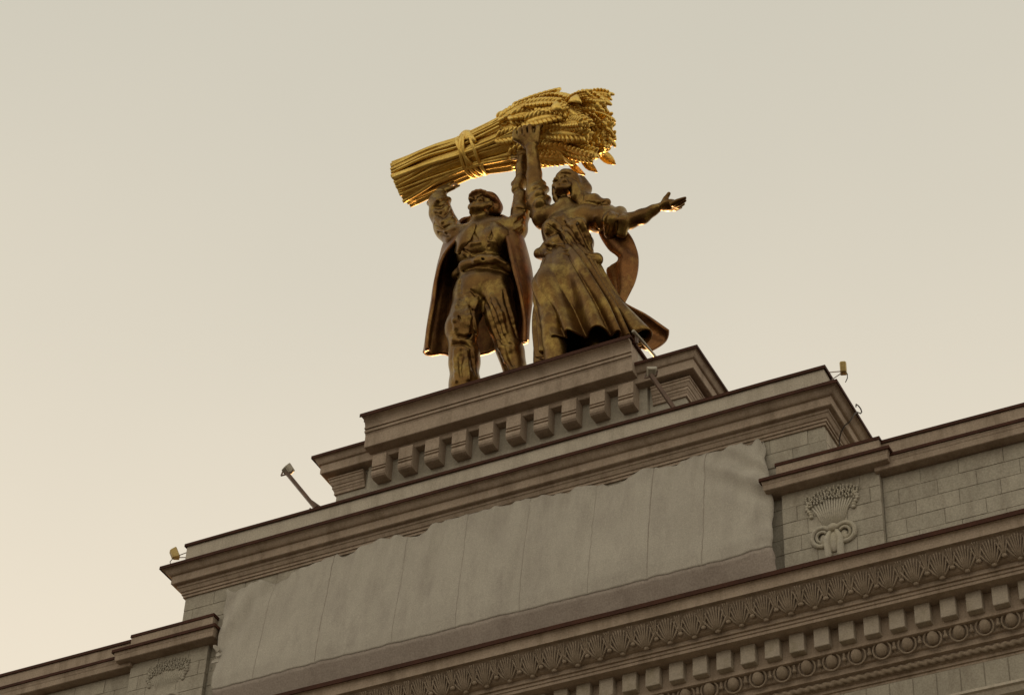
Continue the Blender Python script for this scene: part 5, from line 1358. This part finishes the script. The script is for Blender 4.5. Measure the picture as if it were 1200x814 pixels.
# dark core so that no daylight passes between the stalks
MB().tube([axis(u / 16 * .96 + .012)[0] for u in range(17)], [axis(u / 16 * .96 + .012)[1] * (.86 if u < 16 else .6) for u in range(17)], 24).build("straw_core", GOLD, sheaf, None, True)
NS = 66
for k in range(NS):                                 # stalks lying round the bundle
    ang = 2 * math.pi * k / NS + rng.uniform(-.03, .03)
    if k % 4 == 3: lay = .88
    else: lay = rng.uniform(.93, 1.05)
    tw = .22 * math.sin(k * .7) + rng.uniform(-.10, .10); u0 = rng.uniform(0, .012); u1 = rng.uniform(.58, .72)
    pts = []; rad = []
    th = rng.uniform(.040, .066)
    for i in range(15):
        s = i / 14; u = u0 + (u1 - u0) * s
        kk = lay + .025 * math.sin(s * 9 + k * 1.7)
        p, _, _ = sheaf_pt(u, ang + tw * math.sin(s * 2.4), kk)
        pts.append(p); rad.append(th)
    MB().tube(pts, rad, 6).build("stalk", GOLD, sheaf, None, True)
# cut straw ends at the butt
for k in range(46):
    a = rng.uniform(0, 6.28); q = math.sqrt(rng.uniform(0, .8))
    p, rad, t = sheaf_pt(.0, a, q)
    MB().tube([p - t * rng.uniform(-.02, .05), p + t * .25], .042, 6).build("stalk", GOLD, sheaf)
# tie: two cords, a crossing cord and the knot
tie = empty("binding", (-1.87, .98, 12.45), "", ""); del tie["label"]; del tie["category"]
tie.parent = sheaf; tie.location -= sheaf.location
def loop(uc, tilt, rr, k=1.06, ph=0):
    return [sheaf_pt(uc + tilt * math.cos(a / 28 * 2 * math.pi + ph), a / 28 * 2 * math.pi, k)[0] for a in range(29)]
for uc, tl, ph in ((.372, .018, 0), (.392, .016, .3), (.382, .035, 2.2), (.410, -.03, .6)):
    MB().tube(loop(uc, tl, .05, 1.07, ph), .058, 8).build("cord", GOLD, tie, None, True)
kp, kr, kt = sheaf_pt(.362, .12, 1.10)
K_ = MB(); K_.ell(kp + kr * .08, (.27, .24, .24), None, 16, 10); K_.build("knot", GOLD, tie, None, True)
for a0, du in ((.35, .05), (.6, .085)):
    pts = [sheaf_pt(.37 + du * s / 6, a0 + 1.35 * s / 6, 1.10 + .05 * math.sin(s))[0] for s in range(7)]
    MB().tube(pts, [.07, .085, .09, .09, .085, .08, .05], 8).build("cord_end", GOLD, tie, None, True)
# ears: several bent forms sharing their meshes
def ear_mesh(L, bend, rk, nk, seed):
    B = MB(); rg = random.Random(seed)
    def cen(s):
        a = bend * s
        if abs(bend) < .01: return Vector((L * s, 0, 0)), Vector((1, 0, 0)), Vector((0, 0, 1))
        R_ = L / bend
        return Vector((R_ * math.sin(a), 0, -R_ * (1 - math.cos(a)))), Vector((math.cos(a), 0, -math.sin(a))), Vector((math.sin(a), 0, math.cos(a)))
    B.tube([cen(s / 8)[0] for s in range(9)], [rk * (.45 + .35 * math.sin(math.pi * (.1 + .8 * s / 8))) for s in range(9)], 6)
    y = Vector((0, 1, 0))
    for i in range(nk):
        for side in (-1, 1):                       # two rows of grains, like a plait
            s = (i + .2 + (.5 if side > 0 else 0)) / nk
            if s > 1: continue
            c0, t, n = cen(s)
            w = rk * (.55 + .55 * math.sin(math.pi * min(1, .18 + .80 * s)))
            for lift in (.55, -.45):
                d = (t * .82 + y * side * .50 + n * .22 * (1 if lift > 0 else -1)).normalized()
                M3 = d.to_track_quat('Z', 'Y').to_matrix()
                B.ell(c0 + y * side * w * .62 + n * rk * lift, (rk * .40, rk * .40, L / nk * .98), M3, 6, 5)
    me = bpy.data.meshes.new("ear")
    me.from_pydata(B.v, [], B.f); me.materials.append(GOLD)
    me.polygons.foreach_set("use_smooth", [True] * len(me.polygons))
    return me
EARS = [ear_mesh(1.3, b, .170, 9, i) for i, b in enumerate((.2, .55, .95, 1.35))]
def put_ear(p, d, n, form, sc, roll=0):
    d = d.normalized(); n = (n - d * n.dot(d)).normalized(); y = n.cross(d)
    M3 = Matrix((d, y, n)).transposed() @ Matrix.Rotation(roll, 3, 'X')
    o = mesh_obj("ear", EARS[form], None, sheaf, p)
    o.rotation_euler = M3.to_euler(); o.scale = (sc, sc * rng.uniform(1.05, 1.3), sc * rng.uniform(1.0, 1.2))
    return o
fist = Vector(FIST)
for ring, (u, cnt, form, out, k) in enumerate(((.585, 9, 0, .04, .98), (.65, 10, 0, .05, 1.0), (.725, 10, 1, .10, 1.02), (.80, 10, 2, .18, .98), (.865, 9, 3, .40, .90), (.90, 8, 3, .55, .74), (.915, 7, 2, .45, .46), (.92, 4, 1, .1, .15))):
    for q in range(cnt):
        ang = 2 * math.pi * (q + .5 * (ring % 2)) / cnt + rng.uniform(-.12, .12)
        p, rad, t = sheaf_pt(u + rng.uniform(-.02, .02), ang, k * rng.uniform(.96, 1.05))
        s = t.cross(rad)
        d = t + rad * (out + rng.uniform(-.08, .12) * (1 + ring * .35)) + s * rng.uniform(-.30, .30) + Vector((0, 0, -.10 * ring / 4))
        mid = p + d.normalized() * .5
        if min((p - fist).length, (mid - fist).length) < .62: continue
        fm = form if rng.random() < .7 else max(0, min(3, form + rng.choice((-1, 1))))
        put_ear(p, d, rad * 1.0 + Vector((0, 0, .3 * ring / 4)), fm, rng.uniform(.85, 1.1) if ring < 4 else rng.uniform(.62, 1.12))
for u, ang, out, fm, sc in ((.86, 2.5, .5, 1, 1.05), (.90, 3.0, .55, 0, 1.1), (.84, 3.5, .35, 1, 1.0), (.93, 2.2, .6, 0, .85), (.93, 1.2, .7, 1, .7), (.94, .4, .7, 2, .75)):
    p, rad, t = sheaf_pt(u, ang, .9)
    put_ear(p, t + rad * out, rad + Vector((0, 0, .6)), fm, sc)
# a few broad leaves and fruits among the ears at the open end
for k in range(7):
    ang = rng.uniform(1.2, 5.0)
    p, rad, t = sheaf_pt(rng.uniform(.84, .985), ang, rng.uniform(.75, 1.1))
    d = (t + rad * .5 + Vector((0, 0, -.35))).normalized(); sd2 = d.cross(rad).normalized()
    v = []; f = []
    for i in range(7):
        s = i / 6; w = .17 * math.sin(math.pi * (.12 + .85 * s)) ; c0 = p + d * .75 * s + rad * (.18 * math.sin(s * 3)) + Vector((0, 0, -.18 * s * s))
        v += [c0 - sd2 * w, c0 + rad * .04, c0 + sd2 * w]
    for i in range(6):
        f += [(i * 3, i * 3 + 1, i * 3 + 4, i * 3 + 3), (i * 3 + 1, i * 3 + 2, i * 3 + 5, i * 3 + 4)]
    o = mk("leaf", v, f, GOLD, sheaf, None, True)
    sm = o.modifiers.new("thick", 'SOLIDIFY'); sm.thickness = .035
